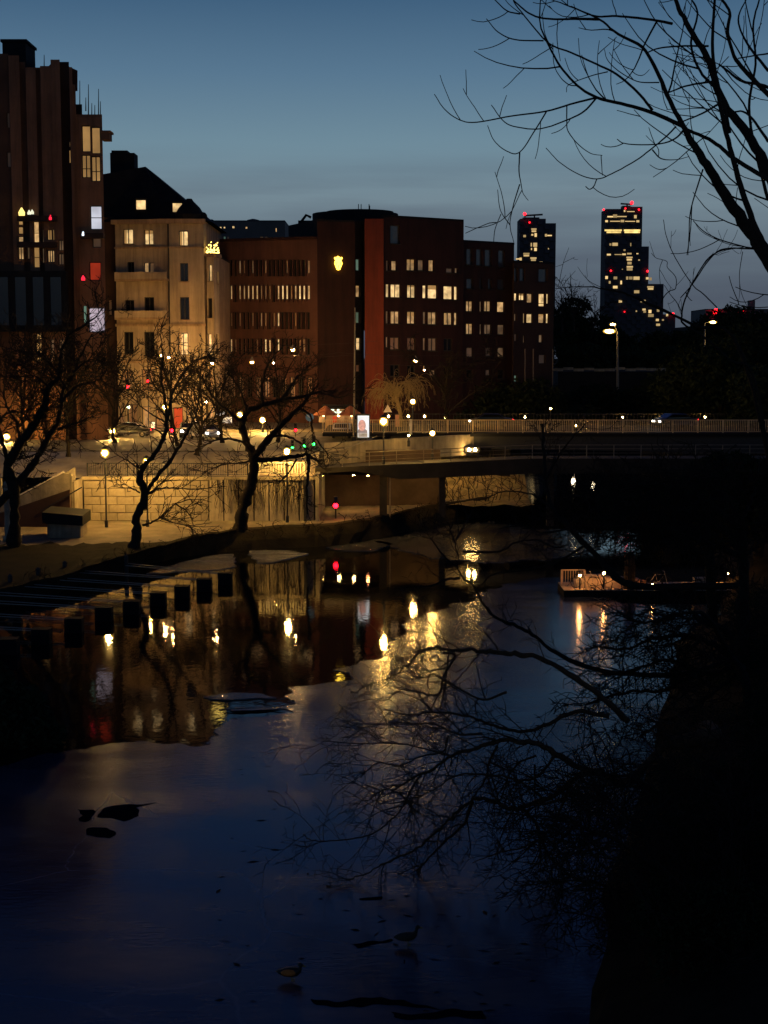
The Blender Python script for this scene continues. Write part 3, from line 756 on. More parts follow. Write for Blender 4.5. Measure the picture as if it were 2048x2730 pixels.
# roof terrace string lights
sl = thing('string_lights', 'glowing string lights on the low wing terrace of the cream house', 'string lights', (*plan(570, DC), zw + .3))
lm = glow('string light bulb', (1.0, .68, .14), 5)
b = MB(); b.tube([Vector((*w0, zw + 1.1)), Vector((*w1, zw + 1.0)), Vector((*w2, zw + 1.1))], .02, 4); b.build('cable', METAL_D, sl)
b = MB(); b.ball((0, 0, 0), .07, 5, 4); bm_ = b.mesh('bulb', lm)
rr = random.Random(2)
for i in range(70):
    f = rr.random(); a_ = Vector((*w0, 0)).lerp(Vector((*w1, 0)), f) if rr.random() < .6 else Vector((*w1, 0)).lerp(Vector((*w2, 0)), f)
    inst('bulb', bm_, sl, (a_.x, a_.y - .1 + rr.uniform(0, .5), zw + .35 + rr.random() * rr.random() * 1.3))
# mansard roof
def q3(px, py, Y): return at(px, py, Y)
b = MB()
zr = at(372, 447, DC + 6).z
e1 = [(*nb_, ze), (*pB, ze), (pC[0] + .55, pC[1], ze), (pD[0] + .7, pD[1] + 1, ze), (pD[0] + .7, DC + 18, ze), (nb_[0], DC + 18, ze)]
k1 = [(nb_[0], DC + 4, zr - 1), (at(388, 450, DC + 5).x, DC + 5, zr), (at(392, 452, DC + 6).x, DC + 6, zr), (at(392, 452, DC + 6).x, DC + 7, zr), (at(392, 452, DC + 6).x, DC + 14, zr), (nb_[0], DC + 14, zr - 1)]
b.add(e1 + k1, [(0, 1, 7, 6), (1, 2, 8, 7), (2, 3, 9, 8), (3, 4, 10, 9), (4, 5, 11, 10), (5, 0, 6, 11), (6, 7, 8, 9, 10, 11)])
rf = b.build('roof', BLACKROOF, ch)
b = MB(); b.box(at(300, 420, DC + 8).x, at(364, 420, DC + 8).x, DC + 6.5, DC + 9, zr - 2, at(330, 412, DC + 8).z); b.build('chimney', BLACKROOF, rf)
b = MB(); b.box(at(303, 420, DC + 8).x, at(345, 420, DC + 8).x, DC + 6.7, DC + 8.8, zr, at(330, 405, DC + 8).z); b.build('chimney_cap', BLACKROOF, rf)
# corner turret knob
b = MB(); p = at(505, 560, DC + 1); b.lathe((p.x, p.y, ze - .1), [(1.6, 0), (1.7, .8), (1.2, 1.6), (.5, 2.3), (.3, 2.6)], 10); b.build('turret', BLACKROOF, rf)
b = MB(); b.ball((at(540, 575, DC).x, DC + .6, ze + .4), .5, 8, 6, 1.2); b.build('finial', BLACKROOF, rf)
for px0, px1, y0, y1 in ((361, 391, 528, 560), (458, 488, 536, 567)):
    Y = DC + 1.0
    a_, c_ = at(px0, y1, Y), at(px1, y0, Y); b = MB(); b.box(a_.x, c_.x, Y, Y + 4, a_.z - .3, c_.z); dm = b.build('dormer', BLACKROOF, ch)
    a_, c_ = at(px0 + 3, y1 - 2, Y - .06), at(px1 - 3, y0 + 6, Y - .06)
    g_ = MB(); g_.box(a_.x, c_.x, Y - .06, Y - .004, a_.z, c_.z); g_.build('pane', WIN['warm'], dm)

# ---- tall brown building at the left edge, D 145
DL = 145.0
tb_ = thing('brown_tower_block', 'tall brown building with vertical piers and large lit windows at the left edge', 'building', (*plan(120, DL), 6.5))
def colm(px0, px1, ytop, Y, wins, m=BROWN, ybot=6.4, nm='wall'):
    A_, B_ = plan(px0, Y), plan(px1, Y); zt = at((px0 + px1) / 2, ytop, Y).z
    facade(tb_, A_, B_, ybot, zt, wins, m, wall_name=nm)
    shell(tb_, [A_, B_, plan(px1, Y + 14), plan(px0, Y + 14)], ybot, zt, m, skip=(0,), topm=m)
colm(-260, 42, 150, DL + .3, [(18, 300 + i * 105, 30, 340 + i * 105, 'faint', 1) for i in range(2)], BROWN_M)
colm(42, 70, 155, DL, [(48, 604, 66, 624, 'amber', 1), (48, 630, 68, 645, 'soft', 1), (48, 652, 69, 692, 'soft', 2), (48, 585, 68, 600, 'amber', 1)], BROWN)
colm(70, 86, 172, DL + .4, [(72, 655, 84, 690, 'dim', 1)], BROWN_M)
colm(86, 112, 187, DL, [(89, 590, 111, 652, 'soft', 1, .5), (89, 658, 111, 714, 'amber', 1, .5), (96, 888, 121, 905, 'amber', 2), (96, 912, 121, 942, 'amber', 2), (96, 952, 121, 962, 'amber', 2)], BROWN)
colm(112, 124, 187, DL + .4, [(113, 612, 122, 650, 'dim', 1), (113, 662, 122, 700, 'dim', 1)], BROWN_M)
colm(124, 152, 183, DL, [(126, 612, 138, 640, 'amber', 2), (141, 612, 150, 640, 'amber', 1), (126, 646, 150, 660, 'amber', 3), (126, 666, 150, 700, 'soft', 3), (134, 905, 144, 965, 'dim', 1)], BROWN)
# gabled part
colm(152, 176, 166, DL - .2, [(156, 640, 172, 668, 'dim', 2), (156, 676, 172, 706, 'dim', 2), (158, 905, 172, 960, 'dim', 2)], BROWN)
colm(176, 200, 172, DL + .8, [(184, 378, 192, 392, 'dim', 1), (184, 400, 192, 434, 'amber', 1)], BROWN_D)
colm(200, 208, 186, DL - .2, [], BROWN)
b = MB(); Yg = DL + .4; gp_ = [(118, 188), (146, 160), (207, 188), (207, 240), (118, 240)]
b.add([at(x, y, Yg) for x, y in gp_] + [at(x, y + 3, Yg + 9) for x, y in gp_],
      [(4, 3, 2, 1, 0), (0, 1, 6, 5), (1, 2, 7, 6), (2, 3, 8, 7), (4, 0, 5, 9), (5, 6, 7, 8, 9)]); b.build('gable', BROWN_D, tb_)
colm(208, 216, 232, DL, [], BROWN)
colm(216, 284, 312, DL + .3, [(217.5, 334, 242, 405, 'amber', 1), (243, 338, 268, 410, 'amber', 1), (217.5, 412, 242, 474, 'amber', 2, .4), (243, 416, 268, 484, 'amber', 2, .4),
     (240, 548, 272, 612, 'white', 1, .5), (246, 628, 270, 660, 'faint', 1), (238, 698, 270, 748, 'red', 1), (222, 815, 231, 862, 'teal', 1), (236, 820, 280, 886, 'lilac', 1)], BROWN)
colm(216, 232, 285, DL + 2, [], BROWN_D)
b = MB(); a_, c_ = at(270, 372, DL), at(291, 348, DL); b.box(a_.x, c_.x, DL, DL + 1.5, a_.z, c_.z); b.box(a_.x, c_.x + .15, DL - .1, DL + 1.6, c_.z - .2, c_.z); b.build('corner_bracket', BROWN, tb_)
b = MB(); a_ = at(8, 185, DL + 3); c_ = at(68, 112, DL + 3); b.box(a_.x, c_.x, DL + 3, DL + 7, a_.z - 4, c_.z); b.box(a_.x - .15, c_.x + .15, DL + 2.85, DL + 7.15, c_.z, c_.z + .25); b.build('chimney', BLACKROOF, tb_)
for px, y0, y1 in ((89, 130, 190), (118, 146, 190), (213, 215, 300), (236, 225, 305), (229, 260, 296), (245, 275, 318), (253, 280, 320), (263, 237, 322), (268, 270, 324)):
    a_, c_ = at(px, y1, DL + 4), at(px, y0, DL + 4); b = MB(); b.tube([a_, c_], [.06, .03], 4); b.build('antenna', METAL_D, tb_)
a_, c_ = at(-260, 884, DL - 1.2), at(176, 722, DL - 1.2); b = MB(); b.box(a_.x, c_.x, DL - 1.2, DL - .25, a_.z, c_.z); b.build('dark_block', BLACKROOF, tb_)  # added black block standing for the dark lower part of the facade
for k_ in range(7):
    x_ = c_.x - 1.0 - k_ * 1.7; b = MB(); b.box(x_ - .5, x_ + .5, DL - 1.26, DL - 1.201, a_.z + .6, c_.z - .6); b.build('dark_block_pane', WIN['dark'], tb_)
# bright fixtures on the brown building
for px, py, nm, mt, w_, lb in ((58, 566, 'balcony_light', glow('yellow lantern', (1, .75, .2), 1.6), .32, 'largest yellow lantern glowing on the brown building ledge'), (78, 567, 'balcony_light', glow('white lantern', (.9, .9, .65), 1.0), .18, 'small white lantern in the middle of the brown building ledge'),
                    (86, 566, 'balcony_light', glow('white lantern', (1, 1, 1), 3), .18, 'small white lantern at the outer end of the brown building ledge'), (135, 581, 'red_beacon', glow('red lantern', (1, .02, .05), 1.6), .2, 'red lantern on the ledge of the brown building'), (222, 624, 'wall_lamp', glow('cool lamp', (.8, .9, 1), 1.5), .18, 'cool white wall lamp below the bright screen'), (222, 742, 'wall_lamp', glow('red lantern', (1, .1, .1), 5), .2, 'red wall lamp beside the red sign')):
    p = at(px, py, DL - .6); t = thing(nm, lb, 'light', p); b = MB(); b.lathe(p, [(w_ * .9, -w_), (w_, 0), (w_ * .4, w_), (.05, w_ * 1.4)], 6); b.build('glass', mt, t)
    b = MB(); b.box(p.x - w_ * .6, p.x + w_ * .6, p.y, p.y + .6, p.z - w_ - .12, p.z - w_); b.build('bracket', METAL_D, t)
for y_, xa, xc in ((576, 48, 152), (646, 48, 152), (622, 218, 278)):
    a_, c_ = at(xa, y_, DL - .3), at(xc, y_ + 6, DL - .3); b = MB(); b.box(a_.x, c_.x, DL - .7, DL, a_.z - .5, a_.z); b.build('ledge', BROWN_D, tb_)

# ---- red brick office building
rd = thing('red_office_building', 'dark red brick office building with rows of lit windows and a flat roof', 'building', (*plan(900, 182), 6.5))
gA, gB = plan(556, 184), plan(847, 179)
zt = at(700, 640, 181).z
wins = []
bands = [(692, 737), (759, 806), (832, 878), (902, 946)]
lit = {0: {605: 'faint', 638: 'dim', 672: 'dim', 705: 'dim', 818: 'dim'}, 
       1: {594: 'dim', 602: 'soft', 613: 'soft', 636: 'soft', 646: 'soft', 659: 'soft', 670: 'soft', 682: 'soft', 694: 'dim', 706: 'dim', 738: 'soft', 750: 'warm', 761: 'warm', 773: 'dim', 784: 'soft', 798: 'warm', 808: 'warm', 822: 'soft'},
       2: {636: 'faint', 694: 'dim', 706: 'dim', 745: 'warm'}, 3: {594: 'soft', 602: 'soft', 613: 'soft', 708: 'warm', 717: 'soft', 745: 'warm', 808: 'dim'}}
cols = [590 + i * 11.4 for i in range(21)]
for r, (y0, y1) in enumerate(bands):
    for i, cx in enumerate(cols):
        k = 'dark'
        for lx, kk in lit[r].items():
            if abs(lx - (cx + 4.5)) < 5.8: k = kk
        if k == 'dark' and (i * 7 + r * 3) % 5 == 0: k = 'faint'
        wins.append((cx, y0 + (2 if k != 'dark' else 0), cx + 8.2, y1 - (8 if k != 'dark' else 0), k, 1, 0))
for i, cx in enumerate(cols[::2]): wins.append((cx, 1005, cx + 14, 1060, ['dark', 'faint', 'dim'][i % 3], 2))
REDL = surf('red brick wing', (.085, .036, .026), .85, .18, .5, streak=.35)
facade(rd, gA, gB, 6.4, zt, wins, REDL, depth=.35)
F = Facade(gA, gB); q = MB(); fin = MB()
b = MB()
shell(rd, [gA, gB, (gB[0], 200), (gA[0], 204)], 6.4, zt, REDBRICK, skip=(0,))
belt(rd, gA, gB, zt - .05, .35, .12, REDBRICK)
for i, cx in enumerate(cols):     # projecting fins between the narrow windows
    for y0, y1 in bands:
        u, za = F.hit(cx - 1.6, y1); _, zb = F.hit(cx - 1.6, y0)
        q = MB(); q.obox(F.P(u, (za + zb) / 2, .12), F.d * .10, F.n * .24, Vector((0, 0, zb - za))); q.build('fin', REDL, rd)
# centre block with the emblem, stair slit, red strip
cA, cB, cC, cD, cE = plan(847, 179.0), plan(947, 180.5), plan(966, 181.6), plan(973, 180.2), plan(1023, 180.2)
zc = at(900, 592, 180).z; 
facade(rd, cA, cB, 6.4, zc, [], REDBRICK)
facade(rd, cB, cC, 6.4, zc, [(949, 690, 961, 722, 'teal', 1), (949, 760, 962, 793, 'soft', 1), (949, 831, 961, 862, 'teal', 1), (950, 900, 963, 934, 'warm', 1), (950, 972, 962, 992, 'faint', 1)], BLACKROOF)
zs_ = at(1000, 583, 180).z
b = MB(); b.prism([cD, cE, (cE[0], 190), (cD[0], 190)], 6.4, zs_); b.build('stair_tower', REDLIT, rd)
shell(rd, [cA, cB, cC, (cC[0], 196), (cA[0], 196)], 6.4, zc, REDBRICK, skip=(0, 1))
a_ = plan(771, 190); c_ = plan(1023, 190)
b = MB(); b.prism([a_, plan(847, 181), plan(972, 182), c_, (c_[0], 205), (a_[0], 205)], 18, at(800, 594, 186).z); b.build('penthouse', BLACKROOF, rd)
b = MB(); pts = [(plan(948, 196)[0] + 5.6 * math.cos(t) , 196 + 5 * math.sin(t)) for t in np.linspace(0, 2 * math.pi, 25)[:-1]]
b.prism(pts, 25, at(948, 563, 192).z); b.prism([(x * 1, y) for x, y in [(plan(960, 196)[0] + 4.4 * math.cos(t), 196 + 4 * math.sin(t)) for t in np.linspace(0, 2 * math.pi, 25)[:-1]]], 26, at(950, 557, 192).z); b.build('roof_drum', BLACKROOF, rd)
b = MB(); p = at(812, 592, 188)
b.box(p.x - .8, p.x + .8, 188, 190, p.z - 1, p.z + .2); b.tube([p + Vector((-.5, .5, 0)), p + Vector((.2, .5, .9)), p + Vector((.8, .5, .6))], .18, 5); b.build('roof_vent', BLACKROOF, rd)
for px in (956, 963, 984, 986): 
    b = MB(); a_ = at(px, 560, 192); b.tube([a_, at(px, 536 + (px % 7) * 2, 192)], .05, 4); b.build('antenna', METAL_D, rd)
# right wing of three stepped parts
rA, rB = plan(1023, 180.4), plan(1235, 187)
zr1 = at(1130, 585, 184).z
wins = [(1044, 694, 1059, 722, 'soft', 1), (1085, 690, 1108, 722, 'soft', 2), (1115, 692, 1131, 722, 'dim', 1), (1143, 692, 1158, 724, 'soft', 1), (1190, 714, 1208, 728, 'faint', 1), (1213, 714, 1221, 728, 'dim', 1), (1030, 694, 1037, 722, 'faint', 1),
        (1029, 757, 1039, 793, 'warm', 1), (1042, 757, 1069, 794, 'warm', 2), (1086, 759, 1109, 795, 'warm', 2), (1127, 760, 1138, 796, 'warm', 1), (1141, 759, 1167, 797, 'warm', 1), (1183, 762, 1208, 799, 'warm', 1), (1211, 763, 1221, 800, 'warm', 1),
        (1029, 829, 1037, 863, 'dim', 1), (1042, 829, 1066, 864, 'soft', 2), (1086, 830, 1108, 864, 'soft', 2), (1128, 831, 1137, 864, 'dim', 1), (1141, 831, 1165, 866, 'soft', 2), (1184, 833, 1207, 867, 'soft', 2), (1211, 833, 1220, 867, 'soft', 1),
        (1029, 898, 1036, 926, 'dim', 1), (1041, 899, 1066, 933, 'faint', 2), (1086, 900, 1108, 934, 'faint', 2), (1128, 901, 1136, 934, 'dim', 1), (1142, 901, 1165, 936, 'dim', 2), (1184, 902, 1207, 936, 'dark', 2),
        (1041, 972, 1066, 1004, 'dark', 2), (1086, 974, 1108, 1006, 'dark', 2), (1146, 986, 1162, 1004, 'dim', 1), (1184, 976, 1207, 1008, 'dark', 2), (1041, 600, 1066, 650, 'grey', 1)]
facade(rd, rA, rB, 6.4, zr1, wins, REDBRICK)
shell(rd, [rA, rB, (rB[0], 205), (rA[0], 205)], 6.4, zr1, REDBRICK, skip=(0,))
sA, sB = plan(1235, 187.3), plan(1369, 192)
zr2 = at(1300, 649, 190).z
wins = [(1244, 662, 1260, 706, 'grey', 1), (1270, 663, 1286, 708, 'grey', 1), (1293, 664, 1311, 710, 'grey', 1), (1329, 666, 1346, 712, 'grey', 1),
        (1244, 742, 1262, 770, 'grey', 1), (1279, 742, 1286, 770, 'grey', 1), (1302, 743, 1311, 770, 'grey', 1), (1327, 744, 1345, 772, 'grey', 1),
        (1243, 802, 1262, 831, 'soft', 2), (1279, 803, 1286, 831, 'dim', 1), (1291, 802, 1310, 831, 'soft', 2), (1326, 804, 1346, 833, 'soft', 1),
        (1243, 862, 1262, 892, 'soft', 2), (1279, 864, 1286, 892, 'dim', 1), (1291, 864, 1311, 892, 'dim', 2), (1327, 865, 1346, 893, 'dim', 1),
        (1244, 926, 1262, 952, 'faint', 1), (1295, 926, 1310, 950, 'faint', 1), (1327, 926, 1345, 952, 'dim', 1), (1244, 985, 1262, 1010, 'dark', 1), (1295, 985, 1308, 1002, 'faint', 1), (1327, 985, 1345, 1010, 'dark', 1)]
facade(rd, sA, sB, 6.4, zr2, wins, REDBRICK)
shell(rd, [sA, sB, (sB[0], 208), (sA[0], 208)], 6.4, zr2, REDBRICK, skip=(0,))
uA, uB = plan(1369, 190), plan(1476, 194)
zr3 = at(1420, 702, 192).z
wins = [(1367 + 4, 714, 1381, 750, 'grey', 1), (1386, 714, 1400, 750, 'grey', 1), (1436, 716, 1460, 752, 'grey', 1),
        (1371, 781, 1380, 802, 'warm', 1), (1384, 781, 1400, 801, 'warm', 2), (1405, 782, 1421, 808, 'soft', 1), (1436, 782, 1454, 818, 'warm', 1, .25), (1457, 783, 1464, 810, 'warm', 1),
        (1371, 836, 1378, 856, 'dim', 1), (1395, 835, 1401, 862, 'soft', 1), (1404, 836, 1421, 862, 'warm', 1), (1436, 836, 1453, 862, 'soft', 1), (1456, 836, 1464, 862, 'warm', 1),
        (1371, 890, 1380, 910, 'faint', 1), (1395, 894, 1400, 914, 'dim', 1), (1437, 892, 1448, 914, 'dim', 1), (1371, 1000, 1380, 1018, 'teal', 1), (1437, 945, 1455, 970, 'faint', 1)]
facade(rd, uA, uB, 6.4, zr3, wins, BROWN_D)
shell(rd, [uA, uB, (uB[0], 212), (uA[0], 212)], 6.4, zr3, BROWN_D, skip=(0,))
for px in (1400, 1422, 1474):
    a_ = at(px, 1120, 189); c_ = at(px, 930, 189); b = MB(); b.tube([a_, c_], .07, 5); o = b.build('flag_pole', METAL); tag(o, {1400: 'left of three thin dark poles before the dark office end', 1422: 'middle of three thin dark poles before the dark office end', 1474: 'thin dark pole at the outer corner of the office end'}[px], 'pole', 'thin poles by the office end')
# emblem: crowned animal head in bent neon tube, on a back plate
F = Facade(cA, cB)
def fz_(px, py, o_=.25): 
    u, z_ = F.hit(px, py); return F.P(u, z_, o_)
em = thing('neon_emblem', 'glowing yellow neon crest on the red brick wall', 'neon sign', fz_(900, 702))
NE = glow('yellow neon', (1.0, .60, .05), 7)
S_ = lambda zx, zy: fz_(860 + zx / 20.74, 660 + zy / 20.74)
def neon(pts, r, nm='neon_tube'):
    b = MB(); b.tube([S_(*p) for p in pts], r, 6); b.build(nm, NE, em)
neon([(640, 560), (720, 700), (680, 780), (660, 860), (700, 960), (720, 1030), (760, 1120), (780, 1200), (840, 1215), (910, 1200), (930, 1120), (970, 1030), (1000, 960), (1030, 860), (1000, 780), (970, 700), (1040, 570)], .09, 'outline')
neon([(640, 570), (740, 600), (820, 510), (920, 600), (1040, 570)], .1, 'crown')
neon([(700, 640), (980, 640)], .12, 'brow'); neon([(690, 700), (970, 700)], .12, 'brow'); neon([(710, 760), (960, 760)], .1, 'brow')
neon([(745, 800), (790, 960), (810, 1180)], .07, 'cheek'); neon([(935, 800), (900, 960), (880, 1180)], .07, 'cheek')
neon([(845, 790), (845, 990)], .1, 'muzzle')
# ---- distant grey office behind
DG = 400
gb = thing('distant_grey_office', 'distant grey office block above the low brick wing', 'building', (*plan(650, DG), 6))
wins = [(568, 604, 573, 609, 'warm'), (577, 604, 582, 609, 'warm'), (586, 604, 591, 609, 'warm'), (596, 604, 601, 609, 'warm'), (619, 602, 626, 609, 'warm'), (654, 604, 660, 610, 'soft'), (735, 608, 738, 618, 'soft')]
wins += [(558 + i * 9.5, 630, 564 + i * 9.5, 643, 'faint' if i % 2 else 'teal') for i in range(6)] + [(693, 630, 702, 642, 'dim'), (706, 630, 714, 642, 'faint'), (720, 632, 727, 642, 'dim')]
A_, B_ = plan(545, DG), plan(762, DG)
facade(gb, A_, B_, 6, at(650, 590, DG).z, [w_ + (1,) for w_ in wins], GREYC)
shell(gb, [A_, B_, (B_[0], DG + 25), (A_[0], DG + 25)], 6, at(650, 590, DG).z, GREYC, skip=(0,))
b = MB(); b.prism([plan(602, DG + 3), plan(762, DG + 3), plan(760, DG + 20), plan(602, DG + 20)], 30, at(650, 586, DG).z)
b.lathe((plan(678, DG + 12)[0], DG + 12, at(650, 592, DG).z), [(2.6, 0), (2.5, .9), (1.6, 1.6), (.4, 1.9)], 12)
b.ball((plan(568, DG + 5)[0], DG + 5, at(568, 588, DG).z), .8, 8, 6); b.build('roof_house', GREYC, gb)

# ---- two stepped high rises far away, D 1100: every bay is a protruding box
DT = 1100.0
LITB = glow('high rise window', (1.0, .68, .28), .85, 0, 1, .65)
LITS = glow('high rise band', (1.0, .70, .22), 1.5, .3, .3, .2)
BEACON = glow('red aviation light', (1.0, .006, .012), 8)
def tower(name, label, px0, px1, parts, litw, beacons, bands_=(), seed=1):
    """parts: (px0, px1, ytop) stepped volumes"""
    t = thing(name, label, 'high-rise', (*plan((px0 + px1) / 2, DT), 5))
    rr = random.Random(seed); nb = 0
    for a, c, yt in parts:
        zt = at((a + c) / 2, yt, DT).z; A_, B_ = plan(a, DT), plan(c, DT)
        b = MB(); b.prism([A_, B_, (B_[0], DT + 24), (A_[0], DT + 24)], 0, zt); b.build('shaft', TOWERC, t)
    cw, chh = 12.6, 10.6
    q = MB(); wm, hm = cw / FPX * DT, chh / FPX * DT
    q.box(-wm / 2 + .1, wm / 2 - .1, -1.3, 0, .15, hm - .15); q.box(-wm / 2 + .7, wm / 2 - .7, -1.36, -1.301, .7, hm - .7)
    pm = q.mesh('bay', TOWERC)
    for a, c, yt in parts:
        r = 0; y = yt + 6
        while y < 880:
            k = 0; x = a + 6 + (cw / 2 if r % 2 else 0) * 0
            while x < c - 4:
                if (k + r) % 2 == 0 and nb < 290:
                    p = at(x, y + chh, DT); inst('bay', pm, t, (p.x, DT, p.z)); nb += 1
                x += cw; k += 1
            y += chh; r += 1
    for x0, y0, x1, y1, m_ in litw:
        a_, c_ = at(x0, y1, DT - 1.5), at(x1, y0, DT - 1.5); b = MB()
        b.box(a_.x, c_.x, DT - 1.62, DT - 1.38, a_.z, c_.z); b.build('lit_window', m_, t)
    for px, py, r_ in beacons:
        p = at(px, py, DT - 2); b = MB(); b.ball(p, r_ * .5, 8, 6); b.build('beacon', BEACON, t)
        b = MB(); b.box(p.x - .15, p.x + .15, p.y, p.y + .4, p.z - r_ - 1.6, p.z - r_); b.build('beacon_mast', METAL_D, t)
    return t
Z4 = lambda zx, zy: (1340 + zx / 2.343, 500 + zy / 2.343)
def zw4(l, m_):
    o_ = []
    for x0, y0, x1, y1 in l:
        a_ = Z4(x0, y0); c_ = Z4(x1, y1); o_.append((a_[0], a_[1], c_[0], c_[1], m_))
    return o_
t1 = tower('high_rise', 'shorter far high-rise with one crane arm rising behind the office roof', 1384, 1479, [(1384, 1452, 583), (1452, 1479, 595)],
    zw4([(180, 255, 212, 265), (182, 268, 210, 278), (180, 290, 192, 300), (200, 285, 214, 308), (130, 296, 146, 310), (265, 290, 278, 306), (280, 296, 308, 303), (176, 346, 184, 368), (192, 345, 216, 370), (178, 378, 184, 390), (198, 376, 214, 396), (130, 408, 168, 418), (132, 420, 166, 430), (84, 442, 106, 450), (106, 438, 120, 455), (174, 436, 212, 446), (178, 448, 208, 458), (230, 462, 250, 467), (284, 378, 290, 386)], LITB),
    [(1399, 570, 2.2), (1412, 593, 1.1)], seed=2)
b = MB(); b.bar(at(1398, 575, DT), at(1447, 572, DT), 1.2); b.bar(at(1425, 573, DT), at(1425, 584, DT), 1.0); b.bar(at(1400, 575, DT), at(1400, 584, DT), .8); b.box(at(1396, 585, DT).x, at(1440, 585, DT).x, DT + 4, DT + 12, at(1400, 585, DT).z, at(1400, 578, DT).z); b.build('roof_crane', METAL_D, t1)
t2 = tower('high_rise', 'taller far high-rise with stepped side and bright lit upper floors', 1611, 1767,
    [(1611, 1658, 557), (1658, 1707, 551), (1707, 1726, 657), (1726, 1767, 757), (1767, 1800, 838)],
    zw4([(638, 262, 745, 272), (650, 274, 740, 284), (758, 262, 860, 272), (762, 274, 858, 284)], LITS) +
    zw4([(655, 178, 690, 186), (690, 168, 716, 188), (716, 178, 775, 184), (642, 204, 658, 216), (672, 208, 735, 213), (738, 202, 760, 216), (766, 209, 828, 213), (836, 204, 854, 217), (822, 172, 838, 192), (778, 148, 825, 152), (758, 140, 770, 152),
         (668, 349, 680, 362), (686, 345, 720, 364), (798, 346, 804, 366), (756, 386, 768, 396), (652, 414, 676, 424), (700, 416, 745, 421), (748, 412, 770, 422), (778, 408, 806, 418), (836, 410, 848, 416), (774, 432, 812, 440), (776, 444, 808, 456), (780, 464, 806, 480), (776, 490, 814, 500), (776, 503, 812, 518), (848, 449, 858, 457), (745, 508, 752, 513),
         (642, 553, 658, 571), (664, 584, 675, 600), (694, 556, 716, 573), (736, 582, 746, 604), (690, 614, 718, 630), (772, 556, 785, 575), (790, 556, 812, 574), (818, 556, 856, 576), (726, 704, 746, 718), (822, 642, 854, 660), (896, 560, 912, 574), (916, 562, 932, 580), (904, 616, 944, 626), (908, 628, 942, 638), (862, 702, 894, 716), (874, 756, 894, 768), (880, 770, 896, 782), (832, 768, 840, 776), (912, 764, 930, 784), (910, 790, 944, 808), (964, 760, 980, 776), (958, 820, 976, 834), (996, 822, 1008, 832), (960, 850, 984, 864), (1022, 790, 1034, 804), (864, 988, 876, 998)], LITB),
    [Z4(632, 138) + (1.3,), Z4(852, 138) + (1.3,), Z4(768, 130) + (1.1,), Z4(808, 95) + (2.5,), Z4(677, 520) + (1.3,), Z4(905, 522) + (1.5,), Z4(762, 776) + (.8,), Z4(1065, 788) + (1.8,)], seed=5)
b = MB(); b.bar(at(1655, 543, DT), at(1686, 545, DT), 1.1); b.bar(at(1672, 545, DT), at(1672, 556, DT), 1.0); b.box(at(1662, 552, DT).x, at(1684, 552, DT).x, DT + 4, DT + 12, at(1670, 552, DT).z, at(1670, 547, DT).z); b.build('roof_crane', METAL_D, t2)
# low dark blocks on the far right ridge
DH = 420
hs = thing('hospital_block', 'long low dark block with red beacons on the far right ridge', 'building', (*plan(1950, DH), 8))
A_, B_ = plan(1880, DH), plan(2120, DH)
facade(hs, A_, B_, 4, at(1950, 826, DH).z, [(1914, 838, 1932, 849, 'warm', 1), (1985, 900, 1995, 905, 'faint', 1), (2012, 922, 2018, 928, 'soft', 1), (1940, 880, 1948, 890, 'faint', 1)], GREYC)
shell(hs, [A_, B_, (B_[0], DH + 20), (A_[0], DH + 20)], 4, at(1950, 826, DH).z, GREYC, skip=(0,))
b = MB(); a_, c_ = at(2004, 826, DH), at(2016, 800, DH); b.box(a_.x, c_.x, DH + 1, DH + 5, a_.z - 1, c_.z); b.build('stack', GREYC, hs)
for px, py, r_ in ((1910, 831, .9), (1978, 829, .5)):
    p = at(px, py, DH - 1); b = MB(); b.ball(p, r_, 8, 6); b.build('beacon', BEACON, hs)
# ================================================================ LAMPS
BULB = glow('sodium lamp', (1, .56, .13), 3200)
BULB2 = glow('small sodium lamp', (1.0, .56, .14), 900)
BULBW = glow('pale green white lamp', (.85, 1.0, .62), 250)
BULBH = glow('hanging street lamp', (1.0, .50, .16), 3200)
FROST = frosted('frosted yellow lamp glass', (1.0, .56, .08), 1.5, .5); FROST2 = frosted('frosted small lamp glass', (1.0, .55, .10), 1.1, .5); FROSTW = frosted('frosted pale lamp glass', (.7, .95, .5), 1.0, .5)
BULBM = glow('mast lamp', (1, .66, .2), 160)
BULBG = glow('footbridge lamp', (1, .56, .13), 1700)
BULBS = glow('awning lamp', (1, .6, .25), 12)
def post_lamp(px, py, Y, zbase, r, label, mat=None, group='post lamps on the quay and street', arm=0):
    p = at(px, py, Y); base = Vector((p.x + arm, Y, zbase))
    t = thing('street_lamp', label, 'lamp', base, group)
    b = MB(); b.lathe(base, [(.14, 0), (.14, .5), (.07, .6), (.055, p.z - zbase - r * 1.0)], 8)
    b.build('pole', METAL_D, t)
    if arm: b = MB(); b.bar((base.x, Y, p.z + r), (p.x, Y, p.z + r + .05), .07); b.build('arm', METAL_D, t)
    b = MB(); b.ball(p, r, 12, 8); g_ = b.build('globe', FROST2 if mat is BULB2 else (FROSTW if mat is BULBW else FROST), t, True)
    b = MB(); b.ball(p, r * .55, 8, 6); b.build('bulb', mat or BULB, g_, True)
    b = MB(); b.lathe((p.x, p.y, p.z + r * .96), [(r * .9, 0), (r * .5, .12), (.04, .2)], 8); b.build('cap', METAL_D, t)
    return t
post_lamp(280, 1208, 115, 1.4, .36, 'tall lamp with a glowing ball before the granite wall, left of the small bare tree')
post_lamp(391, 1231, 115.4, 1.4, .32, 'ball lamp half hidden behind the fork of the small bare tree')
post_lamp(765, 1204, 118.2, 1.4, .34, 'ball lamp shining through the branches left of the underpass')
post_lamp(1023, 1124, 122.4, 5.8, .38, 'brightest ball lamp on the footbridge beside the lit poster', BULBG)
post_lamp(1101, 1071, 144.5, 7.45, .30, 'tallest ball lamp in front of the willow', BULBG)
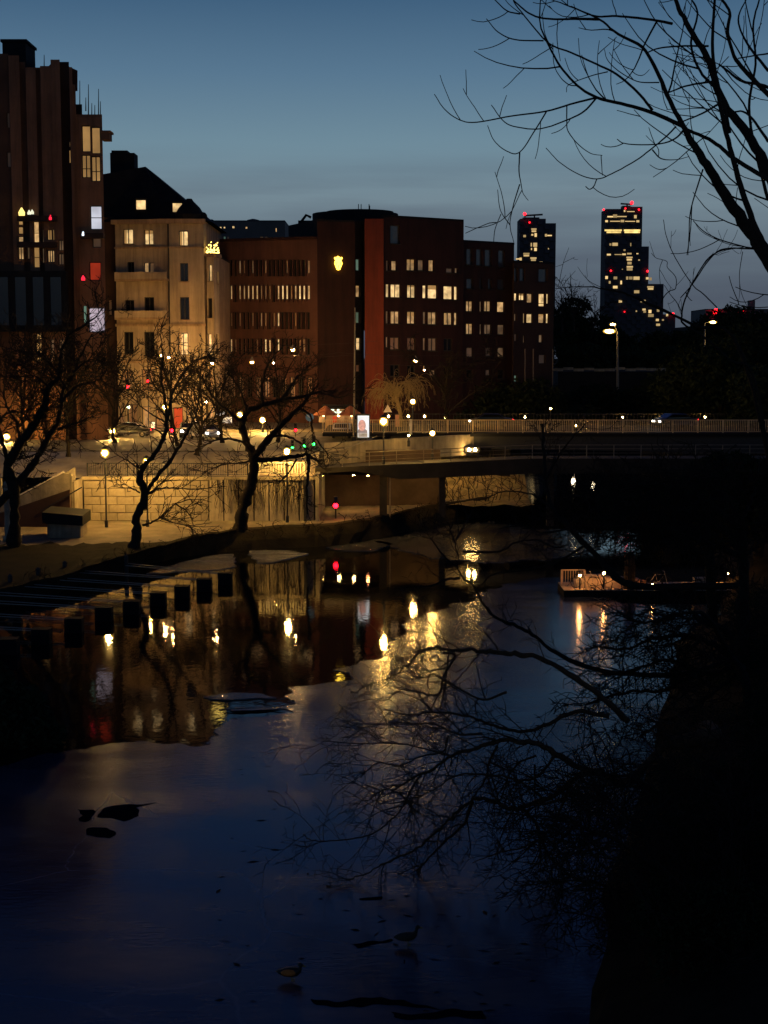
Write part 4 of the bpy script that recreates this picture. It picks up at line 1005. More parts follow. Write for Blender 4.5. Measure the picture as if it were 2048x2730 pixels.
post_lamp(1153, 1155, 126, 5.9, .27, 'low ball lamp under the railing left of the blue bus', BULBG)
post_lamp(1090, 1161, 133, 6.6, .13, 'smallest low lamp at the foot of the white railing post', BULB2)
for i_, px_ in enumerate((1290, 1400, 1660, 1760, 1880)):  # added lamps that light the bridge railing
    p_ = at(px_, 1112, 154)
    post_lamp(px_, 1112, 154, 7.43, .12, ['first','second','third','fourth','fifth'][i_] + ' added low lamp from the left along the far side of the road bridge', BULB2, 'added low lamps along the road bridge')
post_lamp(1536, 1136, 141.5, 7.43, .16, 'ball lamp at the middle of the road bridge railing', BULB)
post_lamp(1468, 1090, 156, 7.43, .14, 'small lamp on a thin pole left of the middle bridge lamp', BULB2)
for i, (px, py, lb) in enumerate(((1036, 1110, 'small lamp just above and right of the brightest ball lamp'), (1089, 1110, 'small lamp under the tallest ball lamp'), (1133, 1110, 'small lamp at the right edge of the willow'), (1187, 1113, 'faint small lamp farthest right behind the bridge railing'))):
    post_lamp(px, py, 158, 6.5, .2 if i < 3 else .13, lb, BULB2, 'low lamps behind the bridge railing')
for px_, py_, Y_, lb_ in ((150, 1130, 150, 'added lamp behind the leftmost trees before the brown building'), (300, 1150, 146, 'added low lamp just left of the greenish white lamps'), (440, 1085, 157, 'added lamp between the lit arch and the red lit shop'), (640, 1105, 156, 'added lamp behind the crown of the leaning tree'), (700, 1120, 158, 'added lamp left of the kiosk tents'), (18, 1165, 140, 'added lamp at the far left end of the street')):  # lamps added to brighten the street level
    post_lamp(px_, py_, Y_, 6.5, .36, lb_, BULB, 'added fill lamps along the upper road')
for i, (px, py, Y, lb) in enumerate(((343, 1086, 160, 'greenish white lamp on the shop corner left of the small bare tree'), (385, 1143, 156, 'greenish white lamp low before the lit arch'), (550, 1072, 158, 'cool white lamp right of the pink lit shop'))):
    post_lamp(px, py, Y, 6.5, .2, lb, BULBW if i < 2 else BULB2, 'shop front lamps')
def hang_lamp(px, py, Y, r, label, span=9):
    p = at(px, py, Y); t = thing('hanging_lamp', label, 'lamp', p, 'lamps hung on wires over the street')
    b = MB(); pts = [p + Vector((x, 0, .55 + .012 * x * x * .4)) for x in np.linspace(-span, span, 9)]; b.tube(pts, .012, 4); b.build('wire', METAL_D, t)
    b = MB(); b.lathe(p, [(r * 1.3, .12), (r * 1.1, .25), (r * .4, .5), (.05, .6)], 10); b.build('hood', METAL, t)
    b = MB(); b.lathe(p, [(r * .8, -r * .9), (r * 1.3, -r * .35), (r * 1.35, .11)], 10); l_ = b.build('lens', FROST, t)
    b = MB(); b.lathe(p, [(r * .3, -r * .55), (r * .62, -r * .2), (r * .66, .06)], 8); b.build('bulb', BULBH, l_)
for px, py, Y, r, lb in ((567, 968, 150, .27, 'largest hanging lamp at the corner of the cream house'), (672, 966, 158, .2, 'middle hanging lamp in front of the low brick wing'), (729, 968, 172, .12, 'small hanging lamp between two larger ones'), (781, 933, 158, .22, 'highest hanging lamp at the right end of the brick wing'),
                         (1108, 962, 166, .22, 'hanging lamp above the willow on the right office wing'), (1131, 987, 172, .1, 'small hanging lamp below and right of the lamp above the willow'), (254, 975, 150, .2, 'leftmost hanging lamp beside the brown building'), (430, 948, 156, .14, 'left one of a close pair of hanging lamps before the cream house'), (450, 954, 152, .14, 'right one of a close pair of hanging lamps before the cream house')):
    hang_lamp(px, py, Y, r, lb)
# tall mast lamps right
def mast(pxp, ytop, ybot, Y, heads, label):
    a_, c_ = at(pxp, ybot, Y), at(pxp, ytop, Y)
    t = thing('mast_lamp', label, 'lamp', a_, 'tall road lamps on the right')
    b = MB(); b.tube([a_, c_], [.2, .12], 8); b.build('pole', METAL, t)
    for px, py, r, m_ in heads:
        p = at(px, py, Y); b = MB(); b.tube([c_, Vector((p.x, Y, p.z + .35))], .09, 5); b.build('arm', METAL, t)
        b = MB(); b.ball(p, r * 1.5, 8, 6, .6, 1.5); b.build('lens_cover', FROST, t)
        b = MB(); b.box(p.x - .8 * r - .3, p.x + .8 * r + .3, Y - .3, Y + .3, p.z + .2, p.z + .36); b.build('head', METAL_D, t)
        b = MB(); b.ball(p, r, 8, 6, .6, 1.5); b.build('lens', m_, t)
mast(1647, 884, 1073, 215, [(1625, 883, .42, BULBM), (1634, 865, .22, BULBM)], 'tall road lamp with two heads before the stepped high-rise')
mast(1879, 862, 925, 330, [(1901, 859, .4, BULBM)], 'distant road lamp below the far right ridge')
p = at(1902, 925, 330); t = thing('ground_lamp', 'distant low floodlight at the foot of the far road lamp', 'lamp', p); b = MB(); b.ball(p, .5, 8, 5, .4); b.build('lens', BULBM, t); b = MB(); b.box(p.x - .6, p.x + .6, p.y - .3, p.y + .5, p.z - .7, p.z - .25); b.build('housing', METAL_D, t)
# twin wall lights under the bridge girder
t = thing('twin_floodlight', 'pair of round yellow floodlights on the dark bridge girder', 'lamp', at(1258, 1199, 139))
for px in (1251, 1267):
    p = at(px, 1199, 139); b = MB(); b.ball(p, .15, 8, 6); b.build('lens', glow('twin floodlight', (1, .6, .18), 220), t)
b = MB(); a_, c_ = at(1240, 1206, 139.3), at(1278, 1192, 139.3); b.box(a_.x, c_.x, 139.3, 139.5, a_.z, c_.z); b.build('bracket', METAL_D, t)
# ================================================================ SIGNALS AND SIGNS
SR, SG, SB = glow('red signal', (1, .004, .012), 22), glow('green signal', (.03, 1, .12), 14), glow('blue sign face', (.05, .25, .7), .35)
def signal(px, py, Y, zb, m_, label, r=.13, group='traffic signals'):
    p = at(px, py, Y); t = thing('traffic_light', label, 'traffic light', (p.x, Y + .2, zb), group)
    b = MB(); b.box(p.x - .16, p.x + .16, Y, Y + .3, p.z - .2, p.z + .75); b.build('housing', METAL_D, t)
    b = MB(); b.tube([(p.x, Y + .2, zb), (p.x, Y + .2, p.z - .2)], .05, 6); b.build('pole', METAL_D, t)
    b = MB(); b.ball((p.x, Y - .02, p.z), r, 8, 6, 1, 1, .5); b.build('lens', m_, t)
    for k in (1, 2):
        b = MB(); b.ball((p.x, Y - .01, p.z + .27 * k), r * .8, 8, 5, 1, 1, .3); b.build('dark_lens', WIN['dark'], t)
signal(895, 1348, 121, 1.4, SR, 'red signal light glowing in the underpass mouth', .2)
signal(788, 1147, 150, 6.5, SR, 'red traffic light above the row of green lights', .13)
signal(780, 1195, 132, 6.45, SG, 'green traffic light nearest the ball lamp'); signal(811, 1190, 134, 6.45, SG, 'middle green traffic light'); signal(836, 1184, 136, 6.5, SG, 'green traffic light nearest the footbridge')
signal(340, 1030, 152, 6.5, SR, 'red traffic light high before the cream house', .16); signal(394, 1016, 154, 6.5, SR, 'small red traffic light right of the larger one', .1); signal(458, 1148, 148, 6.5, SR, 'red traffic light before the red lit shop', .15)
def pole_sign(px, ys, yb, Y, label, shape, mat):
    p = at(px, ys, Y); q_ = at(px, yb, Y); t = thing('road_sign', label, 'sign', q_)
    b = MB(); b.tube([q_, (p.x, Y, p.z + .3)], .04, 6); b.build('post', METAL, t)
    b = MB()
    if shape == 'disc':
        n = 20; vs = [(p.x + .38 * math.cos(i * 2 * math.pi / n), Y - .08, p.z + .38 * math.sin(i * 2 * math.pi / n)) for i in range(n)]; vs += [(v[0], Y - .05, v[2]) for v in vs]
        b.add(vs, [tuple(range(n)), tuple(range(n, 2 * n))[::-1]] + [(i, n + i, n + (i + 1) % n, (i + 1) % n) for i in range(n)])
    else:
        vs = [(p.x - .45, Y - .08, p.z - .35), (p.x + .45, Y - .08, p.z - .35), (p.x, Y - .08, p.z + .45)]; vs += [(v[0], Y - .05, v[2]) for v in vs]
        b.add(vs, [(0, 1, 2), (5, 4, 3), (0, 3, 4, 1), (1, 4, 5, 2), (2, 5, 3, 0)])
    b.build('face', mat, t)
    if shape == 'disc':
        b = MB(); b.bar((p.x - .2, Y - .1, p.z + .18), (p.x + .18, Y - .1, p.z - .2), .07, .012); b.build('arrow', surf('white sign film', (.7, .7, .7), .4, .05, 2, 0), t)
pole_sign(826, 1112, 1180, 136, 'blue round road sign behind the dark leaning tree', 'disc', surf('blue sign film', (.04, .16, .45), .4, .1, 3, 0))
pole_sign(1034, 1090, 1135, 150, 'pale triangular road sign above the small lamp', 'tri', surf('pale sign film', (.6, .5, .45), .4, .1, 3, 0))
# lit poster case
pc = thing('poster_case', 'tall backlit poster case on the bridge corner', 'advert case', at(969, 1172, 134))
a_, c_ = at(950, 1170, 134), at(987, 1104, 134)
b = MB(); b.box(a_.x, c_.x, 134, 134.35, a_.z, c_.z); b.build('case', METAL_D, pc)
a2, c2 = at(954, 1166, 133.98), at(984, 1108, 133.98)
b = MB(); b.box(a2.x, c2.x, 133.96, 133.995, a2.z, c2.z); b.build('light_panel', glow('backlit white paper', (.85, .92, 1.0), .9, .15, 1.5), pc)
pk = glow('backlit pink print', (1.0, .55, .48), .5, .5, 3.5); gk = glow('backlit grey coat print', (.55, .45, .48), .3, .5, 3); wk = glow('backlit grey print', (.7, .62, .5), .3, .5, 3)
def rel(u, v): return (a2.x + (c2.x - a2.x) * u, a2.z + (c2.z - a2.z) * v)
b = MB(); x_, z_ = rel(.38, .55); n = 16; vs = [(x_ + .34 * math.cos(i * 2 * math.pi / n), 133.95, z_ + .52 * math.sin(i * 2 * math.pi / n)) for i in range(n)]; b.add(vs, [tuple(range(n))]); b.build('print', pk, pc)
b = MB(); b.add([(*[rel(u, v)[0]], 133.954, rel(u, v)[1]) for u, v in ((.0, .20), (.85, .20), (.82, .32), (.55, .42), (.2, .42), (.02, .34))], [tuple(range(6))]); b.build('print', gk, pc)
b = MB(); (xa, za), (xc, zc) = rel(.05, .02), rel(.85, .19); b.add([(xa, 133.952, za), (xc, 133.952, za), (xc, 133.952, zc), (xa, 133.952, zc)], [(0, 1, 2, 3)]); b.build('print', wk, pc)
b = MB(); b.box(a_.x + .3, c_.x - .3, 134.05, 134.3, at(969, 1178, 134).z - .2, a_.z); b.build('foot', METAL_D, pc)
# kiosk with lit fascia, awning lamps
kx0, kx1 = at(868, 1120, 160).x, at(945, 1120, 160).x; KZ = 6.5
k_ = thing('kiosk', 'small kiosk with a bright white fascia behind the poster case', 'kiosk', ((kx0 + kx1) / 2, 160, KZ))
zt_ = at(900, 1090, 160).z
b = MB(); b.box(kx0, kx1, 160.4, 163.5, KZ, zt_); b.build('body', surf('tan kiosk panel', (.35, .22, .12), .8, .3, 1.2, .2), k_)
b = MB(); b.box(kx0 - .4, kx1 + .3, 159.2, 164, zt_, zt_ + .35); b.build('roof', BLACKROOF, k_)
FA = glow('white fascia light', (.86, 1.0, .82), 1.5, .2, 2)
for x0, y0, x1, y1 in ((877, 1089, 891, 1095), (920, 1087, 932, 1095), (899, 1089, 905, 1095), (878, 1097, 919, 1102)):
    a_, c_ = at(x0, y1, 159.9), at(x1, y0, 159.9); b = MB(); b.box(a_.x, c_.x, 159.8, 159.95, a_.z, c_.z); b.build('fascia_tube', FA, k_)
for px, py in ((863, 1107), (903, 1108), (937, 1107)):
    p = at(px, py, 159.6); b = MB(); b.ball(p, .14, 8, 6); b.build('awning_lamp', BULBS, k_)
for x0, x1, m_ in ((850, 866, 'soft'), (887, 898, 'red'), (930, 941, 'soft'), (905, 918, 'dim')):
    a_, c_ = at(x0, 1126, 160.3), at(x1, 1110, 160.3); b = MB(); b.box(a_.x, c_.x, 160.3, 160.39, a_.z, c_.z); b.build('hatch', WIN[m_], k_)
# tents in front of kiosk
for px, lb in ((868, 'small orange lit tent left of the kiosk hatch'), (934, 'small orange lit tent right of the kiosk hatch')):
    p = at(px, 1128, 157); p.z = KZ; t = thing('market_umbrella', lb, 'umbrella', p)
    b = MB(); b.lathe(p, [(1.3, 1.9), (1.25, 2.0), (.1, 2.9)], 8); b.build('canopy', surf('orange canvas', (.28, .10, .045), .8, .2, 2, 0), t); b = MB(); b.tube([p, p + Vector((0, 0, 2.8))], .04, 6); b.build('pole', METAL, t)
p = at(1030, 1120, 150); 
a_, c_ = at(1054, 1130, 152), at(1066, 1106, 152); t = tag(MB().box(a_.x, c_.x, 152, 152.3, 6.5, c_.z).build('info_pillar', surf('salmon panel', (.6, .3, .2), .7, .2, 2, 0)), 'upright salmon coloured pillar left of the willow trunk', 'pillar')
# tall thin flagpole by the poster
t = thing('flagpole', 'very tall thin pole standing left of the poster case', 'pole', at(944, 1175, 136)); b = MB(); b.tube([at(944, 1175, 136), at(947, 820, 136)], [.1, .06], 7); b.build('shaft', METAL, t)
a_ = at(944, 1172, 136); b = MB(); b.box(a_.x - .2, a_.x + .2, 135.8, 136.2, a_.z - .2, a_.z + .25); b.build('foot', METAL_D, t)
# tall cylinder post on the railing (white)
t = tag(MB().box(at(1092, 1150, 139.8).x, at(1099, 1150, 139.8).x, 139.7, 139.95, 7.3, at(1095, 1118, 139.8).z).build('white_post', surf('white painted post', (.6, .55, .45), .6, .2, 2, .1)), 'broad white post in the bridge railing below the willow', 'post')
# ================================================================ CARS AND BUS
def car(x, y, z, rz, paint, label, lights=(1, 1), blink=False):
    t = thing('car', label, 'car', (x, y, z), 'cars on the street and the bridge', rz)
    prof = [(-2.15, .35), (-2.2, .75), (-2.05, .95), (-1.3, 1.02), (-.75, 1.42), (.75, 1.45), (1.55, 1.0), (2.1, .85), (2.2, .5), (2.15, .3)]
    b = MB(); n = len(prof)
    rows = []
    for s, sc in ((-.88, .93), (-.80, 1.0), (.80, 1.0), (.88, .93)):
        rows.append([(px_, s, .3 + (pz_ - .3) * sc if abs(s) > .85 else pz_) for px_, pz_ in prof])
    for r_ in rows: b.v += r_
    for i in range(3):
        for j in range(n - 1): b.f.append((i * n + j, i * n + j + 1, (i + 1) * n + j + 1, (i + 1) * n + j))
        b.f.append((i * n + n - 1, i * n, (i + 1) * n, (i + 1) * n + n - 1))
    b.f.append(tuple(range(n))); b.f.append(tuple(range(3 * n, 4 * n))[::-1]); b.build('body', paint, t, True)
    for s in (-1, 1):
        b = MB(); b.add([(-1.2, s * .885, 1.0), (1.35, s * .885, 1.0), (.72, s * .85, 1.36), (-.68, s * .85, 1.34)], [(0, 1, 2, 3)]); b.build('side_window', CARGLASS, t)
        for xw in (-1.35, 1.35):
            b = MB(); v = []; k = 12
            for yy in (s * .70, s * .92): v += [(xw + .32 * math.cos(a * 2 * math.pi / k), yy, .32 + .32 * math.sin(a * 2 * math.pi / k)) for a in range(k)]
            b.add(v, [tuple(range(k)), tuple(range(k, 2 * k))[::-1]] + [(i, (i + 1) % k, k + (i + 1) % k, k + i) for i in range(k)]); wobj = b.build('wheel', RUBBER, t)
            b = MB(); v = [(xw + .18 * math.cos(a * 2 * math.pi / 8), s * .926, .32 + .18 * math.sin(a * 2 * math.pi / 8)) for a in range(8)]; b.add(v, [tuple(range(8))]); b.build('rim', METAL, wobj)
        if lights[0]:
            b = MB(); b.box(2.14, 2.22, s * .62 - .14, s * .62 + .14, .62, .78); b.build('headlight', glow('headlight', (1, .93, .8), 25), t)
        if lights[1]:
            b = MB(); b.box(-2.24, -2.17, s * .66 - .13, s * .66 + .13, .72, .86); b.build('tail_light', glow('tail light', (1, .02, .03), 8), t)
    b = MB(); b.add([(.83, -.7, 1.41), (.83, .7, 1.41), (1.5, .74, 1.04), (1.5, -.74, 1.04)], [(0, 3, 2, 1)]); b.build('windscreen', CARGLASS, t)
    return t
p = at(915, 1163, 149); car(p.x, 149, 6.5, math.radians(-95), CARPAINT['white'], 'white car with glowing headlamps facing the canal below the kiosk')
p = at(545, 1160, 146); car(p.x, 146, 6.5, math.radians(-60), CARPAINT['silver'], 'silver car with headlamps by the pink lit shop')
p = at(505, 1160, 150); car(p.x, 150, 6.5, math.radians(-85), CARPAINT['dark'], 'dark car before the cream house, left of the silver car')
p = at(350, 1150, 150); car(p.x, 150, 6.5, math.radians(175), CARPAINT['dark'], 'dark parked car by the greenish white lamps')
p = at(215, 1150, 150); car(p.x, 148, 6.5, math.radians(180), CARPAINT['silver'], 'silver parked car before the brown building')
p = at(1310, 1145, 150); car(p.x, 150, 7.43, math.radians(180), CARPAINT['dark'], 'dark car on the road bridge just behind the bus')
p = at(1570, 1145, 150); car(p.x, 146, 7.43, math.radians(0), CARPAINT['dark'], 'dark car in the middle of the road bridge'); p = at(1665, 1145, 150); car(p.x, 146, 7.43, math.radians(0), CARPAINT['red'], 'red car on the road bridge with red tail lights')
p = at(1800, 1145, 150); car(p.x, 150, 7.43, math.radians(200), CARPAINT['dark'], 'dark car at the right end of the road bridge with bright headlamps')
bx = at(1235, 1150, 144).x
t = thing('bus', 'low blue-lit bus passing behind the bridge railing', 'bus', (bx, 144, 7.43), None, math.radians(0))
b = MB(); b.box(-2.7, 2.7, 0, 2.2, .35, 1.15); b.box(-2.6, 2.5, .05, 2.15, 1.15, 2.0); b.build('body', CARPAINT['blue'], t)
b = MB(); b.box(-2.5, 2.4, -.02, .04, 1.2, 1.7); b.build('windows', glow('bus window light', (.45, .75, .8), .22, .5, 2), t)
b = MB(); b.box(-2.68, -1.7, -.03, -.004, .5, 1.15); b.build('display', glow('blue display', (.12, .25, 1.0), 1.3, .2, 2), t)
for xw in (-1.7, 1.6):
    b = MB(); v = []; k = 12
    for yy in (-.03, .25): v += [(xw + .4 * math.cos(a * 2 * math.pi / k), yy, .4 + .4 * math.sin(a * 2 * math.pi / k)) for a in range(k)]
    b.add(v, [tuple(range(k)), tuple(range(k, 2 * k))[::-1]] + [(i, (i + 1) % k, k + (i + 1) % k, k + i) for i in range(k)]); b.build('wheel', RUBBER, t)
b = MB(); b.box(2.7, 2.76, .2, .5, .6, .8); b.build('headlight', glow('headlight', (1, .93, .8), 25), t)
# lit shop signs at street level left
for x0, y0, x1, y1, c_, s_, lb in ((512, 1120, 527, 1152, (1, .9, .85), 5, 'slanting white light strip on the shop front'), (404, 1126, 412, 1150, (1, .85, .5), 1.6, 'upright pale light box beside the shop door'), (575, 1098, 600, 1108, (.8, .85, .9), .5, 'dim row of cool lit panes right of the shops'), (583, 1112, 618, 1128, (.8, .85, .9), .35, 'wide dim shop display behind the bare branches')):
    p0, p1 = at(x0, y1, 164), at(x1, y0, 164)
    b = MB()
    if s_ == 5: b.bar(p0, p1, .35, .2)
    else: b.box(p0.x, p1.x, 164, 164.2, p0.z, p1.z)
    t = b.build('light_box', glow('light box %d' % x0, c_, s_, .5, 1.5)); tag(t, lb, 'light box')
# ================================================================ MOORING BOOMS WITH BLACK FLOATS
boom = [(21, 1772, 52), (109, 1745, 50), (196, 1715, 47), (276, 1684, 45), (350, 1666, 44), (421, 1643, 42), (485, 1624, 40), (544, 1604, 40), (600, 1587, 38)]
nm_ = ['nearest', 'second nearest', 'third nearest', 'fourth nearest', 'middle', 'fourth farthest', 'third farthest', 'second farthest', 'farthest']
GL = surf('galvanised pipe', (.20, .18, .14), .6, .2, 4, .1)
for i, (px, py, w_) in enumerate(boom):
    zb = .0; p = gz(px, py - 28, 0); sc = p.y / FPX; wd = w_ * sc; ht = .78
    t = thing('mooring_boom', ('middle mooring boom of the row with a square black float' if i == 4 else f'{nm_[i]} mooring boom of the row with a square black float'), 'mooring boom', p, 'mooring booms along the left bank')
    b = MB(); b.prism([(p.x - wd / 2, p.y - .1), (p.x - wd / 2 + .08, p.y - .18), (p.x + wd / 2 - .08, p.y - .18), (p.x + wd / 2, p.y - .1), (p.x + wd / 2, p.y + .6), (p.x - wd / 2, p.y + .6)], -.15, ht); b.build('float', PLASTIC, t)
    # pipes run back to the bank on the left
    L_ = 9.5 if i < 8 else 7
    q_ = p + Vector((-L_, 1.6 + .2 * i, 0))
    for dy, z in ((0, ht - .1), (.45, ht - .1)):
        b = MB(); b.tube([p + Vector((0, dy, z)), q_ + Vector((0, dy * 2.2, z + .12))], .032, 5); b.build('pipe', GL, t)
    b = MB(); b.tube([p + Vector((-2.5, .1, ht - .08)), p + Vector((-2.5, .75, ht - .08))], .035, 4); b.build('cross_pipe', GL, t)
    b = MB(); b.lathe(q_ + Vector((0, .3, -1)), [(.14, 0), (.14, 2.4), (.02, 2.5)], 7); b.build('pile', METAL_D, t)
# ================================================================ DOCK WITH COVERED BOATS AND BIKE FRAMES (right)
DK = 90.0
dx0, dx1 = at(1503, 1593, DK).x, at(2120, 1593, DK).x
dk = thing('dock', 'long dark floating dock with a warmly lit deck on the right', 'dock', (dx0, DK, 0))
b = MB(); b.box(dx0, dx1, DK, DK + 3.2, -.2, .42); b.build('hull', surf('tarred timber', (.012, .01, .008), .9, .3, 2, .2, spec=.05), dk)
n = 26
q = MB(); q.box(-.33, .33, 0, 3.2, 0, .05); pm = q.mesh('plank', TARP)
for i in range(36):
    x = dx0 + .36 + i * .70
    if x < dx1 - .3: inst('plank', pm, dk, (x, DK - .02, .424 + .006 * (i % 3)))
DKZ = .48
def tarp_boat(px, Lm, h, rz, label, mat=TARP):
    x = at(px, 1590, DK + 1.4).x; t = thing('covered_boat', label, 'boat', (x, DK + 1.5, DKZ), 'boats laid up on the dock', rz)
    b = MB(); k = 9; secs = 8
    for i in range(secs + 1):
        f = i / secs; wv = math.sin(math.pi * (.08 + .9 * f)) ** .6; xx = (f - .5) * Lm
        for j in range(k):
            a = math.pi * j / (k - 1)
            b.v.append((xx, math.cos(a) * .75 * wv, .02 + math.sin(a) ** .8 * h * (.55 + .45 * wv) + .03 * math.sin(i * 2.1 + j)))
    for i in range(secs):
        for j in range(k - 1): b.f.append((i * k + j, (i + 1) * k + j, (i + 1) * k + j + 1, i * k + j + 1))
    b.f.append(tuple(range(k))); b.f.append(tuple(range(secs * k, (secs + 1) * k))[::-1]); b.build('tarp', mat, t, True)
    b = MB(); b.tube([(-Lm * .3, -.8, .02), (-Lm * .28, -.55, h * .75), (-Lm * .28, .2, h + .06)], .025, 4); b.build('rope', METAL_D, t)
tarp_boat(1585, 2.6, .75, .08, 'pale tarp covered rowing boat nearest the left end of the dock')
tarp_boat(1640, 2.4, .62, -.1, 'low rounded tarp covered boat in the middle of the lit dock')
tarp_boat(1690, 1.6, .5, .2, 'small brown tarp covered boat right of the dark post on the dock', surf('brown tarpaulin', (.30, .16, .08), .8, .3, 2, .3))
def bike(px, label, yy=.8, sc=1.0):
    x = at(px, 1590, DK + yy).x; t = thing('bicycle', label, 'bicycle', (x, DK + yy, DKZ), 'bicycles leaning on the dock')
    o_ = Vector((x, DK + yy, DKZ))
    def T(a, r=.022, nm='frame', m_=GL): 
        b = MB(); b.tube([o_ + Vector(q_) * sc for q_ in a], r, 5); return b.build(nm, m_, t)
    for wx in (-.52, .52):
        T([(wx + .33 * math.cos(a), 0, .34 + .33 * math.sin(a)) for a in np.linspace(0, 2 * math.pi, 17)], .02, 'wheel', RUBBER)
    b = MB()
    for A in ([(-.52, 0, .34), (-.05, 0, .30), (.38, 0, .82), (-.2, 0, .84), (-.05, 0, .30)], [(-.52, 0, .34), (-.2, 0, .84)], [(.52, 0, .34), (.36, 0, .98)]): b.tube([o_ + Vector(q_) * sc for q_ in A], .022, 5)
    b.build('frame', GL, t)
    T([(.30, -.25, 1.02), (.36, 0, 1.0), (.30, .25, 1.02)], .018, 'handlebar'); T([(-.32, 0, .93), (-.08, 0, .94)], .045, 'saddle', RUBBER)
bike(1558, 'bicycle standing at the left end of the lit dock'); bike(1612, 'bicycle between the two pale covered boats', 2.3, .9); bike(1755, 'bicycle farthest right on the dock', .9)
rr = random.Random(4)
fd = railing('dock_railing', 'short lit fence at the left corner of the dock', 'fence', (dx0 + .05, DK + 1.6, DKZ), (dx0 + 1.5, DK + 1.6, DKZ), 1.0, 9, TARP, bar=.03, posts=2)
x = at(1685, 1590, DK).x
t = thing('dock_lamp', 'short dock lamp hidden by the dark post at the middle of the dock', 'lamp', (at(1660, 1590, DK + 2).x, DK + 3.0, DKZ)); p = Vector((at(1660, 1590, DK + 2).x, DK + 3.0, DKZ))
def small_lamp(name, px, py, Y, zb, r, label, m_):
    p = at(px, py, Y); t = thing(name, label, 'lamp', (p.x, Y, zb), 'small lamps on the dock'); b = MB(); b.tube([(p.x, Y, zb), (p.x, Y, p.z - r)], .04, 6); b.build('post', METAL_D, t)
    b = MB(); b.ball(p, r, 8, 6); b.build('globe', m_, t); b = MB(); b.lathe((p.x, Y, p.z + r * .9), [(r, 0), (.03, .1)], 8); b.build('cap', METAL_D, t)
bpy.data.objects.remove(t)
DL_ = glow('dock lamp', (1, .42, .12), 300)
small_lamp('dock_lamp', 1546, 1534, DK + .15, DKZ, .08, 'dock lamp at the left end beside the short fence', DL_)
small_lamp('dock_lamp', 1610, 1528, DK + .2, DKZ, .07, 'dock lamp above the first covered boat', DL_)
small_lamp('dock_lamp', 1740, 1555, DK + .2, DKZ, .05, 'dock lamp right of the last bicycle', DL_)
small_lamp('dock_lamp', 1874, 1542, DK + 2.2, DKZ, .05, 'left one of two small lamps at the far end of the dock', DL_)
small_lamp('dock_lamp', 1896, 1546, DK + 2.6, DKZ, .06, 'right one of two small lamps at the far end of the dock', DL_)
small_lamp('dock_lamp', 1940, 1529, DK + 3, DKZ, .06, 'tallest rightmost lamp on the dock', DL_)
for px, y0, lb, cx_ in ((1677, 1555, 'thick dark post standing on the lit dock', .55), (1868, 1572, 'pale crate at the right part of the dock', .75)):
    x = at(px, 1590, DK + .6).x
    if cx_ == .55: b = MB(); b.lathe((x, DK + .5, 0), [(.42, 0), (.36, 1.0), (.3, 2.6), (.2, 2.7)], 9); o = b.build('mooring_post', BARK); tag(o, lb, 'post')
    else:
        t = thing('crate', lb, 'crate', (x, DK + .6, DKZ)); 
        for k in range(4): b = MB(); b.box(x - .4, x + .4, DK + .55, DK + 1.2, DKZ + .02 + k * .16, DKZ + .15 + k * .16); b.build('slat', TARP, t)
# ================================================================ DUCKS
def duck(px, py, sc, up, flank, label, rz=0):
    p = gz(px, py, .03); t = thing('duck', label, 'duck', p, 'ducks standing on the ice')
    def V(x, z, y=0): return p + Vector((x * sc, y * sc, z * sc))
    if up: spine = [(-.30, .17, .012), (-.24, .18, .05), (-.14, .18, .088), (0, .185, .105), (.11, .205, .092), (.17, .25, .062), (.195, .31, .038), (.205, .36, .034), (.215, .395, .046), (.235, .41, .05), (.262, .405, .036), (.28, .402, .014)]
    else: spine = [(-.31, .20, .012), (-.24, .18, .05), (-.14, .175, .09), (0, .175, .11), (.11, .19, .10), (.165, .225, .07), (.18, .26, .055), (.175, .29, .06), (.18, .315, .062), (.20, .325, .058), (.235, .315, .036), (.25, .31, .014)]
    P = [V(x, z) for x, z, r in spine]; b = MB(); b.tube(P, [r * sc for *_, r in spine], 14); b.build('body', FEATH if up else FEATHG, t, True)
    for s in (-1, 1):
        b = MB(); b.ball(V(-.03, .185, s * .062), .12 * sc, 12, 8, .62, 1.5, .5); b.build('wing', flank, t, True)
    x0, z0 = (.275, .40) if up else (.245, .308)
    b = MB(); b.tube([V(x0, z0), V(x0 + .035, z0 - .006), V(x0 + .07, z0 - .012)], [.018 * sc, .016 * sc, .008 * sc], 6); b.build('beak', BEAK, t)
    for s in (-1, 1):
        b = MB(); b.tube([V(.02, .10, s * .045), V(.015, .05, s * .045), V(.02, .005, s * .045)], [.014 * sc, .009 * sc, .009 * sc], 6)
        b.add([V(.0, .008, s * .045), V(.075, .004, s * .045 - .03), V(.085, .004, s * .045), V(.075, .004, s * .045 + .03)], [(0, 1, 2, 3)]); b.build('leg', BEAK, t)
duck(1086, 2519, 1.15, True, FEATH, 'dark duck standing upright with a raised neck on the ice')
duck(776, 2613, 1.15, False, FEATHO, 'duck with a rusty orange flank and tucked dark head')

for px, Y, z, lb in ((1530, 205, 2.8, 'left lamp on the far quay beyond the road bridge'), (1583, 210, 4.0, 'middle lamp on the far quay beyond the road bridge'), (1785, 200, 3.0, 'right lamp on the far quay beyond the road bridge')):
    p = at(px, 1200, Y); q_ = Vector((p.x, Y, z)); t = thing('quay_lamp', lb, 'lamp', (p.x, Y, -.3), 'lamps beyond the road bridge')
    b = MB(); b.tube([(p.x, Y, -.5), (p.x, Y, z - .3)], .08, 6); b.build('post', METAL_D, t); b = MB(); b.ball(q_, .3, 8, 6); b.build('globe', glow('far lamp', (1, .8, .5), 18), t)


